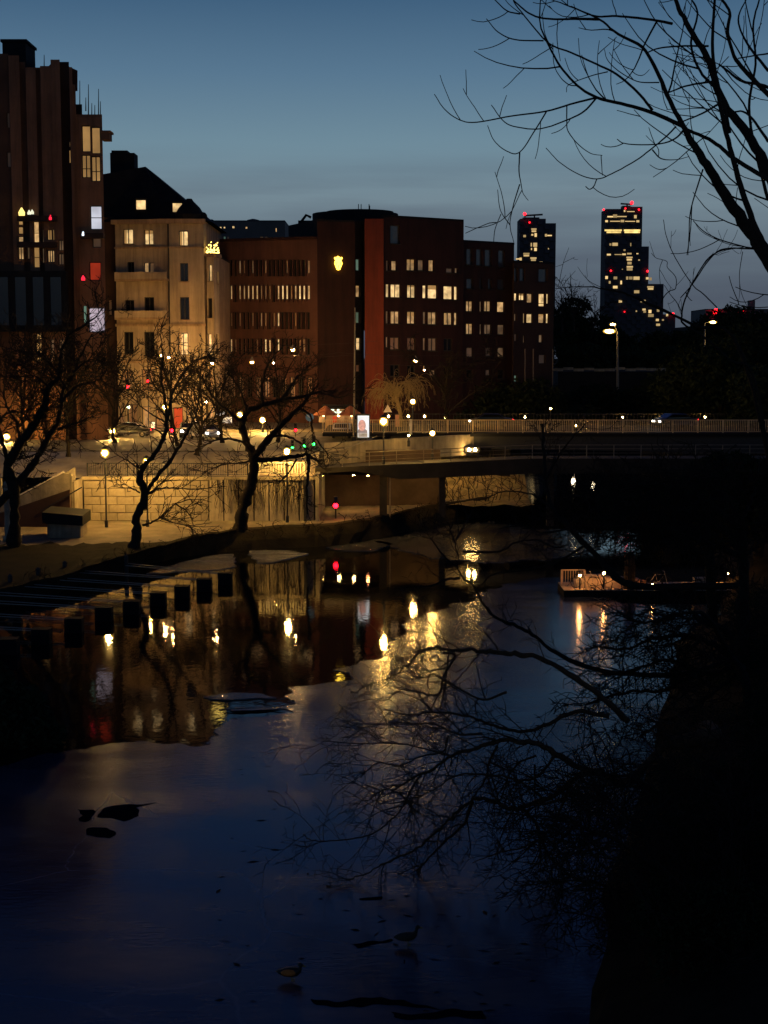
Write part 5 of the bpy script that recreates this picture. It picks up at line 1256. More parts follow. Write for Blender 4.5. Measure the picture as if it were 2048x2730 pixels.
SOF = glow('under deck downlight', (1, .62, .18), 260); SOF2 = glow('orange under deck downlight', (1, .30, .10), 260)
for px, Y, z, m_, lb in ((857, 126.5, 4.6, SOF, 'first downlight under the footbridge, by the wall end'), (904, 127.5, 4.62, SOF, 'second downlight under the footbridge, right of the red signal'), (943, 127, 4.62, SOF, 'third downlight under the footbridge'), (981, 126.5, 4.62, SOF2, 'orange downlight under the footbridge nearest the pillar'),
                         (1058, 141.4, 6.9, SOF, 'first downlight under the road bridge, right of the footbridge pillar'), (1083, 141.4, 6.9, SOF, 'second downlight under the road bridge'), (1108, 141.4, 6.9, SOF, 'third downlight under the road bridge'), (1152, 141.4, 6.9, SOF, 'fourth downlight under the road bridge')):
    p = at(px, 1300, Y); t = thing('deck_downlight', lb, 'lamp', (p.x, Y, z), 'downlights under the bridge decks')
    b = MB(); b.box(p.x - .16, p.x + .16, Y - .16, Y + .16, z - .1, z + .06); b.build('hood', METAL_D, t)
    b = MB(); b.box(p.x - .12, p.x + .12, Y - .12, Y + .12, z - .115, z - .101); b.build('lens', m_, t)

rr = random.Random(77); b = MB()
for i in range(150):
    x_, y_ = rr.uniform(560, 1500), 1900 + 800 * rr.random(); p = gz(x_, y_, .034); a = rr.uniform(-.5, .5) if rr.random() < .7 else rr.uniform(0, 3.1); l_ = rr.uniform(.03, .22); w_ = l_ * rr.uniform(.08, .4)
    d = Vector((math.cos(a), math.sin(a), 0)); e = Vector((-d.y, d.x, 0)); b.add([p - d * l_, p - e * w_ + Vector((0, 0, .01)), p + d * l_, p + e * w_ + Vector((0, 0, .012))], [(0, 1, 2, 3)])
o = b.build('ice_litter', BARK); tag(o, 'small dark leaves and twigs frozen onto the ice', 'litter', None, 'stuff')
# ================================================================ TREES
TR = random.Random(5)
def nrm(v):
    l = math.sqrt(v[0] ** 2 + v[1] ** 2 + v[2] ** 2) + 1e-9; return (v[0] / l, v[1] / l, v[2] / l)
def smooth_path(pts, n):
    """Catmull-Rom through world points"""
    P = [Vector(p) for p in pts]
    if len(P) < 3: return resample(P, n)
    P = [P[0] * 2 - P[1]] + P + [P[-1] * 2 - P[-2]]; o_ = []
    per = max(2, int(n / (len(P) - 3)))
    for i in range(1, len(P) - 2):
        for k in range(per):
            t = k / per; a, b_, c, d = P[i - 1], P[i], P[i + 1], P[i + 2]
            o_.append(.5 * ((2 * b_) + (c - a) * t + (2 * a - 5 * b_ + 4 * c - d) * t * t + (3 * b_ - a - 3 * c + d) * t ** 3))
    o_.append(P[-2]); return o_
def spawn(tubes, path, rad, level, S):
    """grow side twigs along a path. S: dens (per metre), len, fall, ang, trop, wig, rmin, levels, rr (radius ratio), curl, flat"""
    n = len(path); L = 0; seg = []
    for a, b_ in zip(path, path[1:]): d = (b_ - a).length; seg.append(d); L += d
    cnt = int(L * S['dens'][level] + TR.random())
    for _ in range(cnt):
        f = S.get('start', .12) + (1 - S.get('start', .12)) * TR.random() ** .85; i = min(n - 2, int(f * (n - 1)))
        p = path[i].lerp(path[i + 1], TR.random()); tdir = (path[i + 1] - path[i]).normalized()
        rb = rad[i] if hasattr(rad, '__len__') else rad
        ax = Vector((TR.gauss(0, 1), TR.gauss(0, 1) * S.get('flat', 1), TR.gauss(0, 1))); ax = (ax - tdir * ax.dot(tdir)).normalized()
        ang = math.radians(TR.uniform(*S['ang'])); d = tdir * math.cos(ang) + ax * math.sin(ang)
        ln = S['len'][level] * TR.uniform(.45, 1.2) * (1 - S['fall'] * f)
        r0 = max(S['rmin'], min(rb * .75, ln * S['rr'])); r1 = S['rmin'] * .7
        k = S.get('seg', [7, 6, 5])[level]; st = ln / k; q = [p]; dd = d.copy(); trop = Vector(S['trop'])
        curl = Vector((TR.gauss(0, 1), TR.gauss(0, 1) * S.get('flat', 1), TR.gauss(0, 1))) * S['curl']
        for j in range(k):
            dd = (dd + trop * (j / k) + curl / k + Vector((TR.gauss(0, 1), TR.gauss(0, 1), TR.gauss(0, 1))) * S['wig']).normalized()
            q.append(q[-1] + dd * st)
        rs_ = [r0 + (r1 - r0) * j / k for j in range(k + 1)]
        tubes.append((np.array([tuple(v) for v in q]), np.array(rs_)))
        if level + 1 < S['levels'] and ln > S.get('minlen', .25): spawn(tubes, q, rs_, level + 1, S)
def tree(name, label, cat, base, limbs, S, bark=BARK, group=None, trunk=0):
    """limbs: list of (world points, r0, r1); limb number `trunk` is the trunk, the others are limbs; all side growth is one mass of twigs"""
    t = thing(name, label, cat, base, group); tubes = []
    for i, (pts, r0, r1) in enumerate(limbs):
        P = smooth_path(pts, max(8, len(pts) * 5)); n = len(P)
        j_ = S.get('jit', .3)
        for k in range(1, n - 1): P[k] = P[k] + Vector((TR.gauss(0, 1), TR.gauss(0, 1), TR.gauss(0, 1))) * j_ * min(r0, .12)
        rad = [r0 + (r1 - r0) * (k / (n - 1)) ** .8 for k in range(n)]
        if i == trunk: rad[0] *= 1.2; rad[1] *= 1.08
        me = tubes_mesh('limb', [(np.array([tuple(v) for v in P]), np.array(rad) * np.array([1 + .12 * TR.gauss(0, 1) if r0 > .08 else 1 for _ in range(n)]))], bark, base, lambda r: 9 if r0 > .15 else 6)
        for p_ in me.polygons: p_.use_smooth = True
        o = bpy.data.objects.new('trunk' if i == trunk else 'limb', me); C.objects.link(o); o.parent = t
        spawn(tubes, P, rad, 0, dict(S, dens=[q_ * .35 for q_ in S['dens']], len=[q_ * .6 for q_ in S['len']]) if r0 < S.get('thinlimb', 0) else S)
    if tubes:
        o = bpy.data.objects.new('twigs', tubes_mesh('twigs', tubes, bark, base, lambda r: 3 if r < S.get('thin', .02) else 5)); C.objects.link(o); o.parent = t; o['kind'] = 'stuff'
    return t
def pxl(pts, Y, conv, dy=0.0, dep=0.0):
    """pixel polyline at depth Y; dep lets the depth wander so that limbs are not in one plane"""
    o_ = []; s = TR.uniform(-1, 1)
    for i, q in enumerate(pts):
        x, y = conv(q[0], q[1]); o_.append(at(x, y, Y + dy + dep * s * i / max(1, len(pts) - 1)))
    return o_
# --- 1. big bare tree beside the camera, upper right
c6 = lambda zx, zy: (1100 + zx / 1.75, zy / 1.75)
k12 = 12.0 / FPX / 1.75 / 2 * 1.5      # zoom-pixel width -> radius at 12 m
def L6(w0, w1, *p, dy=0, dep=.9): return (pxl(p, 12, c6, dy, dep), w0 * k12, w1 * k12)
base = Vector((7.2, 12.5, 4.0))
limbs = [([base, Vector((6.4, 12.4, 8)), Vector((5.1, 12.1, 11.0)), at(2200, 960, 12), at(2120, 800, 12)], .30, .13), L6(60, 18, (1800, 1420), (1659, 1200), (1560, 1060), (1440, 880), (1340, 720), (1270, 600), dep=0), L6(18, 3, (1270, 600), (1200, 470), (1140, 330), (1070, 220), (960, 160), (870, 90), (760, 40), (640, -5), dep=.6),
    L6(44, 12, (1800, 1300), (1720, 980), (1659, 800), (1560, 620), (1450, 480), (1390, 300), (1320, 180), (1250, 60), (1220, -20), dy=.4),
    L6(20, 10, (1800, 1100), (1740, 920), (1659, 840), (1500, 740), (1400, 660), (1270, 600), dep=.1),
    L6(15, 3.5, (1265, 590), (1130, 530), (1000, 490), (860, 455), (770, 400), (690, 310), (640, 220), (595, 110), (597, 0)),
    L6(7, 2.5, (860, 455), (760, 480), (620, 520), (470, 540), (300, 570), (220, 560), (150, 510), (102, 440)),
    L6(6, 2.5, (860, 455), (800, 520), (720, 560), (600, 600), (500, 595), (430, 570), (368, 490)),
    L6(5, 2.2, (625, 520), (570, 610), (500, 710), (440, 705), (380, 655), (350, 585)),
    L6(4.5, 2, (500, 710), (497, 800), (505, 850), (515, 900), (540, 935)), L6(4, 2, (500, 860), (470, 960), (455, 1050), (475, 1140)), L6(3.5, 2, (455, 1050), (410, 980), (397, 885)), L6(3, 2, (412, 1000), (385, 1070), (378, 1135)),
    L6(9, 3, (1120, 515), (1050, 430), (950, 345), (860, 300), (740, 245), (640, 205), (560, 120), (480, 20), (470, -10)),
    L6(5, 2.5, (610, 190), (480, 185), (400, 150), (345, 88)),
    L6(6, 2.5, (1230, 590), (1180, 640), (1120, 690), (1040, 750), (930, 810), (860, 835), (780, 815), (690, 760), (622, 690)), L6(4, 3, (860, 835), (845, 870), (825, 883), (808, 870)),
    L6(6, 2.5, (1265, 610), (1220, 650), (1150, 672), (1050, 675), (985, 668), (955, 650)),
    L6(4, 2.2, (720, 490), (720, 560), (725, 610), (770, 670), (830, 715), (885, 725)), L6(4, 2, (770, 400), (730, 395), (690, 360), (660, 300), (655, 200)),
    L6(4, 2, (910, 335), (830, 355), (730, 395), (718, 430)), L6(4.5, 2, (1150, 385), (1050, 380), (960, 330), (910, 280), (895, 230)),
    L6(8, 4, (1400, 380), (1280, 400), (1200, 430)), L6(7, 4, (1380, 215), (1250, 215), (1150, 225), (1095, 245)), L6(7, 4, (1420, 490), (1350, 530), (1265, 565)),
    L6(26, 8, (1760, 1330), (1659, 1180), (1600, 1060), (1540, 900), (1490, 720), (1450, 560), (1420, 400), (1400, 200), (1410, 0), dy=-.3),
    L6(18, 8, (1780, 560), (1659, 440), (1560, 340), (1500, 260), (1470, 150), (1480, 60), (1440, -10), dy=.6),
    L6(12, 5, (1760, 460), (1640, 400), (1540, 380), (1470, 330), (1430, 300)), L6(8, 4, (1800, 235), (1659, 250), (1520, 272)),
    L6(9, 4, (870, 90), (760, 88), (700, 90), (610, 85), (540, 60), (470, 0)), L6(5, 3, (500, 65), (440, 50), (380, -5)), L6(10, 5, (1210, 110), (1100, 90), (950, 75), (850, 75), (740, 30)),
    L6(5, 2, (1120, 700), (1160, 740), (1230, 745), (1290, 730)), L6(5, 2.5, (1355, 790), (1320, 900), (1295, 1000), (1290, 1100), (1285, 1190)), L6(4, 2, (1302, 960), (1298, 1060), (1280, 1190)),
    L6(5, 3, (1580, 1160), (1440, 1120), (1360, 1080), (1310, 1030)), L6(6, 3, (1620, 1165), (1560, 1160), (1440, 1165), (1370, 1230), (1310, 1320), (1250, 1390)),
    L6(12, 5, (1659, 930), (1600, 700), (1570, 500), (1600, 300), (1590, 120), (1620, -10), dy=.8), L6(10, 4, (1659, 660), (1590, 560), (1540, 520), (1480, 520), (1430, 470), dy=.5),
    L6(12, 5, (1480, 620), (1440, 450), (1340, 330), (1300, 200), (1330, 60), (1290, -20), dy=.5), L6(9, 4, (1659, 330), (1560, 200), (1520, 90), (1560, -10), dy=-.4)]
S1 = dict(thinlimb=.0125, dens=[3.2, 1.6, .6], len=[.9, .4, .16], fall=.35, ang=(28, 65), trop=(-.05, 0, .16), wig=.05, rmin=.0045, levels=2, rr=.010, curl=.35, jit=.06, start=.05, flat=.6, thin=.006, minlen=.3)
tree('bare_tree', 'large bare tree with long curling dark twigs filling the upper right sky', 'tree', base, limbs, S1)
# extra fine network high at the right edge
tb = []
# --- 2. thin sapling tops in front of the high-rises
c4 = lambda zx, zy: (1340 + zx / 2.343, 500 + zy / 2.343)
k60 = 60 / FPX / 2.343 / 2
def L4(w0, w1, *p, Y=60): return (pxl(p, Y, c4, 0, 3), w0 * k60, w1 * k60)
p0 = at(2110, 1700, 60); p0.z = 3
S2 = dict(dens=[.5, .3, .3], len=[1.2, .5, .2], fall=.3, ang=(25, 55), trop=(0, 0, .2), wig=.07, rmin=.012, levels=2, rr=.012, curl=.3, jit=.1, start=.3, thin=.03)
tree('bare_tree', 'sparse forked bare tree top before the lilac dusk right of the stepped high-rise', 'tree', p0,
     [([p0] + pxl([(1600, 1300), (1420, 1080), (1250, 930), (1130, 850), (1120, 790), (1140, 700), (1185, 600), (1270, 460), (1350, 400), (1520, 370)], 60, c4, 0, 3), 18 * k60, 5 * k60),
      L4(8, 4, (1340, 750), (1260, 670), (1185, 605), (1080, 440), (1025, 310), (1005, 200)), L4(7, 3, (1120, 780), (1090, 720), (1050, 670), (1010, 610)), L4(7, 3, (990, 720), (1010, 680), (1045, 645), (1080, 630), (1082, 560), (1030, 500), (1025, 460), (960, 440), (930, 410)),
      L4(7, 3, (1600, 380), (1520, 370), (1400, 350), (1250, 280), (1190, 200)), L4(5, 3, (1500, 400), (1480, 540), (1490, 650), (1530, 750)), L4(4, 3, (1000, 450), (980, 520), (990, 640), (1000, 720))], S2)
p0 = at(2120, 1500, 75); p0.z = 3
tree('bare_tree', 'thin bare twigs crossing the sky between the two high-rises', 'tree', p0,
     [([p0] + pxl([(1500, 1050), (1200, 860), (900, 720), (760, 660), (640, 635), (540, 620), (330, 630)], 75, c4, 0, 3), .12, .02), L4(5, 3, (350, 612), (380, 470), (415, 375), Y=75), L4(5, 3, (370, 620), (410, 570), (455, 520), Y=75), L4(4, 3, (380, 470), (450, 435), Y=75), L4(4, 3, (378, 480), (330, 495), Y=75), L4(5, 3, (640, 635), (550, 590), (500, 540), (470, 495), Y=75)], dict(S2, dens=[.2, .2, .2]))
# --- 3. tree overhanging the ice, lower right
c5 = lambda zx, zy: (700 + zx / 1.536, 1650 + zy / 1.536)
k40 = 40 / FPX / 1.536 / 2 * 1.4
def L5(w0, w1, *p, dy=0): return (pxl(p, 40, c5, dy, 3), w0 * k40, w1 * k40)
base = gz(1900, 2150, .6); base = Vector((base.x, base.y, 1.0))
limbs = [([base, Vector((base.x - .3, base.y + .2, 3.0)), at(1900, 1960, 40), at(1790, 1980, 40)], .26, .18), L5(30, 20, (1850, 520), (1674, 507), (1500, 660), (1400, 640)), L5(22, 3, (1400, 640), (1280, 600), (1150, 520), (1050, 500), (960, 500), (880, 530), (780, 560), (680, 620), (580, 670), (500, 700), (430, 740), (370, 760)),
    L5(20, 4, (1400, 620), (1300, 640), (1200, 720), (1120, 750), (1020, 780), (950, 750), (880, 735), (800, 790), (740, 850), (680, 900), (600, 960), (500, 1000), (430, 1040), (350, 1070)),
    L5(12, 3, (860, 750), (830, 830), (760, 900), (700, 960), (620, 1050), (560, 1130), (490, 1210)),
    L5(22, 5, (1500, 420), (1400, 330), (1250, 220), (1100, 150), (1000, 140), (930, 135), (860, 130), (780, 130), (700, 118), (650, 135), (600, 180), (540, 230), (500, 250), (440, 270), (360, 300), dy=3),
    L5(9, 4, (740, 140), (790, 150), (745, 230), (720, 310), (640, 300), (570, 290), (510, 330), (440, 330), dy=3),
    L5(16, 4, (1420, 400), (1280, 380), (1150, 440), (1050, 460), (950, 440), (850, 400), (700, 380), (600, 395), (500, 370), dy=1.5),
    L5(8, 3, (900, 470), (800, 470), (700, 430), (600, 430), (480, 430), (380, 430)), L5(12, 4, (1050, 770), (1110, 820), (1140, 900), (1180, 980), (1260, 1050), (1350, 1110), (1450, 1150)),
    L5(7, 4, (1115, 600), (1115, 700), (1120, 830)), L5(7, 3, (560, 710), (600, 745), (700, 790), (740, 830)), L5(9, 4, (960, 520), (930, 590), (910, 660), (870, 720), (850, 750)),
    L5(8, 3, (650, 640), (620, 680), (580, 760), (520, 830), (450, 880), (370, 900), (280, 910), (200, 905), (165, 880)), L5(8, 4, (1120, 560), (1050, 590), (1010, 640), (980, 700)),
    L5(7, 3, (780, 560), (750, 555), (560, 510), (400, 510), (250, 500)), L5(10, 3, (1200, 560), (1130, 640), (1060, 660), (960, 640), (800, 640), (700, 700), (600, 740), (480, 760), dy=-2), L5(9, 3, (1250, 700), (1180, 860), (1080, 930), (960, 960), (860, 1000), dy=-2),
    L5(8, 3, (760, 480), (740, 540), (660, 560), (560, 600), (470, 590), (400, 650)), L5(9, 3, (1000, 300), (900, 330), (800, 280), (700, 230), (640, 240), (560, 200), (520, 120), dy=2)]
S3 = dict(dens=[3.9, 3.2, 2.0], len=[1.9, .85, .4], fall=.25, ang=(30, 75), trop=(-.10, 0, -.10), wig=.10, rmin=.009, levels=3, rr=.013, curl=.5, jit=.25, start=.05, thin=.02, minlen=.35)
t3 = tree('bare_tree', 'wide bare tree with a tangle of drooping branches hanging over the ice', 'tree', base, limbs, S3, BARKB)
# dense neighbours that close the right side
def lp(Y, r0, r1, *p): return (pxl(p, Y, lambda x, y: (x, y), 0, 4), r0, r1)
S3b = dict(S3, dens=[6.5, 4.0, 2.3], len=[2.4, 1.1, .5], rmin=.013)
b1 = gz(1980, 2650, .8)
tree('bare_tree', 'dense leafless thicket tree in the lower right corner', 'tree', b1, [([b1, b1 + Vector((-.2, .3, 1.6)), at(1880, 2480, 35)], .2, .12),
    lp(35, .11, .03, (1880, 2480), (1760, 2330), (1640, 2240), (1520, 2190)), lp(35, .11, .03, (1900, 2520), (1780, 2480), (1660, 2470), (1540, 2490)), lp(35, .1, .03, (1900, 2500), (1860, 2300), (1800, 2160), (1700, 2080), (1600, 2060)),
    lp(34, .09, .03, (1920, 2560), (1800, 2600), (1700, 2640), (1600, 2660)), lp(36, .1, .03, (1900, 2400), (1950, 2200), (1900, 2080), (1820, 2000)), lp(35, .08, .02, (1780, 2350), (1700, 2380), (1600, 2360), (1500, 2330)),
    lp(35, .08, .02, (1760, 2330), (1700, 2200), (1600, 2130), (1530, 2120)), lp(34, .08, .02, (1850, 2520), (1760, 2560), (1650, 2560), (1560, 2580))], S3b)
b1 = gz(2010, 1960, .8)
S3c = dict(S3, dens=[5, 3.5, 2.2], len=[2.4, 1.1, .5], rmin=.017)
tree('bare_tree', 'dense leafless tree between the dock and the wide overhanging tree', 'tree', b1, [([b1, b1 + Vector((-.3, .3, 2.0)), at(1950, 1750, 56)], .22, .14),
    lp(56, .13, .03, (1950, 1750), (1860, 1700), (1760, 1700), (1660, 1730), (1580, 1720)), lp(56, .12, .03, (1950, 1780), (1860, 1800), (1760, 1840), (1650, 1850), (1560, 1880)), lp(55, .12, .03, (1960, 1800), (1860, 1880), (1760, 1930), (1660, 1990)),
    lp(56, .11, .03, (1950, 1750), (1880, 1640), (1800, 1640), (1720, 1660), (1640, 1640)), lp(57, .1, .03, (1950, 1740), (2000, 1640), (1980, 1640)), lp(56, .09, .03, (1860, 1800), (1780, 1760), (1680, 1790), (1600, 1800))], S3c)
SR1 = dict(S3, dens=[5.0, 3.6, 2.2], len=[2.1, 1.1, .55], rmin=.022, trop=(-.05, 0, -.02), thin=.03)  # trees added so that their reflection darkens the ice
for Y_, dx_, lb_ in ((74, 0, 'added dense dark bare tree in front of the right part of the footbridge'), (61, 85, 'nearer added dense dark bare tree leaning before the dock and the footbridge')):
    b1 = at(1900 + dx_, 1560, Y_); b1.z = 1.2; sft = lambda *q: [(x + dx_, y) for x, y in q]
    tree('bare_tree', lb_, 'tree', b1, [([b1, at(1895 + dx_, 1500, Y_), at(1880 + dx_, 1400, Y_)], .3, .2),
        lp(Y_, .16, .03, *sft((1880, 1440), (1800, 1390), (1700, 1350), (1600, 1330), (1500, 1320))), lp(Y_, .15, .03, *sft((1880, 1400), (1780, 1330), (1680, 1295), (1590, 1290))), lp(Y_, .14, .03, *sft((1885, 1480), (1780, 1440), (1680, 1410), (1570, 1390), (1490, 1380))),
        lp(Y_, .13, .03, *sft((1880, 1400), (1860, 1340), (1800, 1290), (1740, 1280))), lp(Y_, .12, .03, *sft((1880, 1400), (1920, 1330), (1930, 1280))), lp(Y_, .10, .03, *sft((1790, 1440), (1720, 1430), (1640, 1425)))], SR1)
# upper sub tree behind it
c2 = lambda zx, zy: (600 + zx / 2.37, 1250 + zy / 2.37)
c3 = lambda zx, zy: (1200 + zx / 1.957, 1200 + zy / 1.957)
def mix(Y, dep, *p): return pxl(p, Y, lambda x, y: (x, y), 0, dep)
k65 = 65 / FPX / 2 * 1.4
base = Vector((15.2, 62, 1.2))
limbs = [([base, at(1950, 1700, 64), at(1850, 1640, 64)], .2, .14), ([at(1950, 1760, 64), at(1800, 1800, 64), at(1620, 1790, 65), at(1500, 1750, 65)] + mix(65, 1, (1430, 1700), (1380, 1670), (1330, 1650), (1292, 1615), (1267, 1568), (1225, 1525), (1220, 1480), (1208, 1427), (1195, 1393)), .14, 2.5 * k65),
    (mix(65, 3, (1225, 1541), (1190, 1545), (1149, 1562), (1106, 1566), (1050, 1571)), 6 * k65, 2 * k65), (mix(65, 3, (1235, 1470), (1330, 1470), (1370, 1448), (1430, 1440), (1480, 1460), (1520, 1450)), 5 * k65, 2 * k65),
    (mix(65, 3, (1224, 1512), (1186, 1486), (1161, 1452), (1140, 1420), (1125, 1380)), 4 * k65, 2 * k65), (mix(65, 3, (1215, 1440), (1240, 1400), (1255, 1370)), 4 * k65, 2 * k65),
    ([base + Vector((0, 0, 4)), at(1690, 1560, 64)] + mix(65, 2, (1600, 1490), (1520, 1410), (1470, 1350), (1455, 1280), (1450, 1200), (1445, 1130)), .18, 5 * k65),
    (mix(65, 3, (1560, 1455), (1480, 1500), (1400, 1520), (1320, 1530), (1280, 1560)), 6 * k65, 2 * k65), (mix(65, 3, (1520, 1410), (1450, 1420), (1390, 1400), (1330, 1410)), 5 * k65, 2 * k65),
    (mix(65, 3, (1480, 1360), (1420, 1320), (1350, 1310), (1290, 1330)), 5 * k65, 2 * k65), (mix(65, 3, (1455, 1280), (1500, 1200), (1560, 1130)), 5 * k65, 2 * k65)]
S4 = dict(dens=[2.4, 2.2, 1.4], len=[2.0, .9, .45], fall=.25, ang=(30, 70), trop=(-.08, 0, .05), wig=.10, rmin=.014, levels=3, rr=.012, curl=.5, jit=.2, start=.05, thin=.03, minlen=.5)
tree('bare_tree', 'slender bare tree reaching over the ice toward the footbridge pillar', 'tree', base, limbs, S4)
# --- 4. far bank trees
def zc_(zx, zy): return (zx / 2.765, 800 + zy / 2.765)
k107 = 107 / FPX / 2.765 / 2
def L7(w0, w1, *p, Y=105): return (pxl(p, Y, zc_, 0, 3), w0 * Y / FPX / 2.765 / 2, w1 * Y / FPX / 2.765 / 2)
S5 = dict(dens=[2.9, 2.5, 1.5], len=[2.8, 1.3, .6], fall=.3, ang=(25, 60), trop=(0, 0, .12), wig=.11, rmin=.026, levels=3, rr=.012, curl=.45, jit=.3, start=.12, thin=.03, minlen=.6)
base = at(36, 1455, 105)
tree('bare_tree', 'thick forked bare tree at the left edge of the quay', 'tree', base,
     [([base] + pxl([(110, 1640), (105, 1400), (60, 1230), (150, 1060), (260, 900), (330, 760), (360, 640), (440, 560), (450, 400), (520, 250), (640, 180), (760, 60)], 105, zc_, 0, 1), .50, .04),
      L7(75, 10, (-160, 1560), (0, 1490), (100, 1380), (230, 1230), (290, 1130), (360, 1010), (430, 900), (450, 780), (470, 650), (540, 560), (600, 400), (680, 250)),
      L7(26, 6, (430, 950), (520, 920), (600, 890), (680, 860)), L7(30, 6, (450, 760), (560, 640), (700, 600), (760, 560), (800, 480)), L7(40, 6, (60, 1240), (20, 1050), (0, 930), (50, 830), (190, 820), (300, 760)), L7(22, 5, (60, 1180), (200, 1160), (300, 1130)),
      L7(26, 5, (150, 1060), (120, 900), (40, 760), (30, 600), (80, 430)), L7(22, 5, (480, 640), (400, 500), (300, 420), (180, 380)), L7(20, 5, (540, 540), (640, 450), (760, 440)), L7(18, 5, (360, 640), (260, 560), (160, 560))], S5)
base = at(357, 1466, 105)
tree('bare_tree', 'small forked bare tree on the bank in front of the granite wall', 'tree', base,
     [([base] + pxl([(1010, 1700), (1010, 1600), (1060, 1500), (1060, 1400), (1030, 1320), (1050, 1240), (1100, 1180), (1180, 1080), (1220, 960), (1230, 850), (1210, 700), (1190, 560), (1200, 400), (1180, 250)], 105, zc_, 0, 1), .38, .035),
      L7(40, 5, (1070, 1440), (1110, 1370), (1160, 1300), (1290, 1130), (1370, 1000), (1420, 900), (1460, 780), (1480, 600), (1460, 450)), L7(22, 5, (1235, 880), (1270, 700), (1350, 540), (1450, 440), (1560, 400)), L7(20, 4, (1090, 1430), (1150, 1400), (1250, 1385), (1450, 1395), (1659, 1370)),
      L7(20, 4, (1050, 1660), (1110, 1640), (1180, 1600), (1300, 1500), (1450, 1470), (1560, 1490)), L7(13, 4, (1030, 1420), (970, 1390), (900, 1385), (830, 1370)), L7(14, 4, (1220, 900), (1130, 850), (1050, 790), (960, 700), (850, 620), (760, 560)), L7(14, 4, (1030, 1240), (930, 1180), (850, 1130), (800, 1070)),
      L7(16, 4, (1220, 1030), (1160, 960), (1050, 930), (930, 900)), L7(14, 4, (1210, 700), (1120, 600), (1090, 450), (1120, 320)), L7(14, 4, (1300, 1120), (1250, 1000), (1240, 900)), L7(12, 4, (1180, 1600), (1280, 1640), (1400, 1660), (1560, 1640)), L7(12, 4, (1290, 1500), (1380, 1560), (1420, 1640))], dict(S5, dens=[1.8, 1.5, .8]))
zc2 = lambda x, y: (x, y)
base = at(640, 1416, 114)
def L8(w0, w1, *p, Y=114): return (pxl(p, Y, zc2, 0, 3), w0 * Y / FPX / 2, w1 * Y / FPX / 2)
tree('bare_tree', 'massive black leaning tree with a thick bent limb before the underpass', 'tree', base,
     [([base] + pxl([(648, 1360), (664, 1310), (676, 1260), (674, 1215), (658, 1180), (648, 1130), (662, 1098), (700, 1082), (750, 1068), (800, 1058), (850, 1046), (900, 1042)], 114, zc2, 0, 2), .52, .07),
      L8(22, 5, (672, 1225), (705, 1185), (735, 1150), (770, 1115), (800, 1085), (820, 1060), (850, 1020)), L8(16, 7, (682, 1226), (730, 1224), (780, 1218), (820, 1212), (850, 1232)), L8(7, 3, (800, 1090), (830, 1110), (832, 1150), (850, 1180), (870, 1206), (880, 1230)),
      L8(9, 3, (720, 1165), (760, 1162), (800, 1180), (820, 1210)), L8(9, 3, (652, 1130), (600, 1090), (560, 1050), (540, 1000)), L8(10, 3, (700, 1082), (700, 1020), (720, 960), (760, 920)), L8(10, 3, (750, 1068), (790, 1010), (830, 970)), L8(8, 3, (660, 1180), (600, 1170), (560, 1180), (520, 1200)),
      L8(9, 3, (660, 1100), (640, 1040), (600, 980)), L8(12, 5, (822, 1212), (822, 1250), (818, 1300), (820, 1370)), L8(6, 2, (790, 1225), (770, 1260), (740, 1290)), L8(7, 3, (690, 1220), (640, 1235), (590, 1240), (540, 1262)), L8(6, 3, (850, 1046), (905, 1060), (950, 1040))], dict(S5, dens=[2.6, 1.8, 1.2], levels=3, len=[2.4, 1.1, .55]))
# generic trees: trunk with rising limbs
def generic(name, label, base, h, spread, r, S, seed, group=None, bark=BARK, n=7, droop=0):
    rr = random.Random(seed); base = Vector(base)
    top = base + Vector((rr.uniform(-.6, .6), rr.uniform(-.6, .6), h * .55)); limbs = [([base, base.lerp(top, .35) + Vector((rr.uniform(-.2, .2), 0, 0)), top, top + Vector((rr.uniform(-1, 1), 0, h * .4))], r, r * .15)]
    for i in range(n):
        f = rr.uniform(.3, 1); p = base.lerp(top, f); a = i * 2.4 + rr.uniform(-.4, .4); l = spread * rr.uniform(.7, 1.1); up = h * rr.uniform(.25, .5)
        d = Vector((math.cos(a), math.sin(a), 0)); q = [p, p + d * l * .35 + Vector((0, 0, up * .45)), p + d * l * .7 + Vector((0, 0, up * .8)), p + d * l + Vector((0, 0, up * (1 - droop)))]
        limbs.append((q, r * .5, r * .08))
    return tree(name, label, 'tree', base, limbs, S, bark, group)
S6 = dict(S5, dens=[2.2, 1.8, 1.0], len=[2.4, 1.2, .6], levels=3, rmin=.03)
gp = 'bare street trees along the upper road'
for px, Y, h, sp, lb in ((175, 124, 12, 4.5, 'bare street tree between the brown building and the quay lamp'), (300, 140, 9, 3.5, 'bare street tree just left of the greenish white lamps'), (470, 135, 10, 4, 'bare street tree in front of the red lit shop'), (590, 140, 10, 4.5, 'bare street tree below the largest hanging lamp'), (740, 142, 9.5, 4.5, 'bare street tree left of the kiosk'), (60, 135, 12, 5, 'leftmost bare street tree on the upper road'), (520, 126, 7, 3.5, 'low bare tree at the wall top left of the leaning tree'), (1190, 151, 9, 5, 'bare tree right of the willow behind the bridge railing')):
    generic('bare_tree', lb, (plan(px, Y)[0], Y, 6.3 if px < 1000 else 6.5), h, sp, .2, S6, int(px), gp)
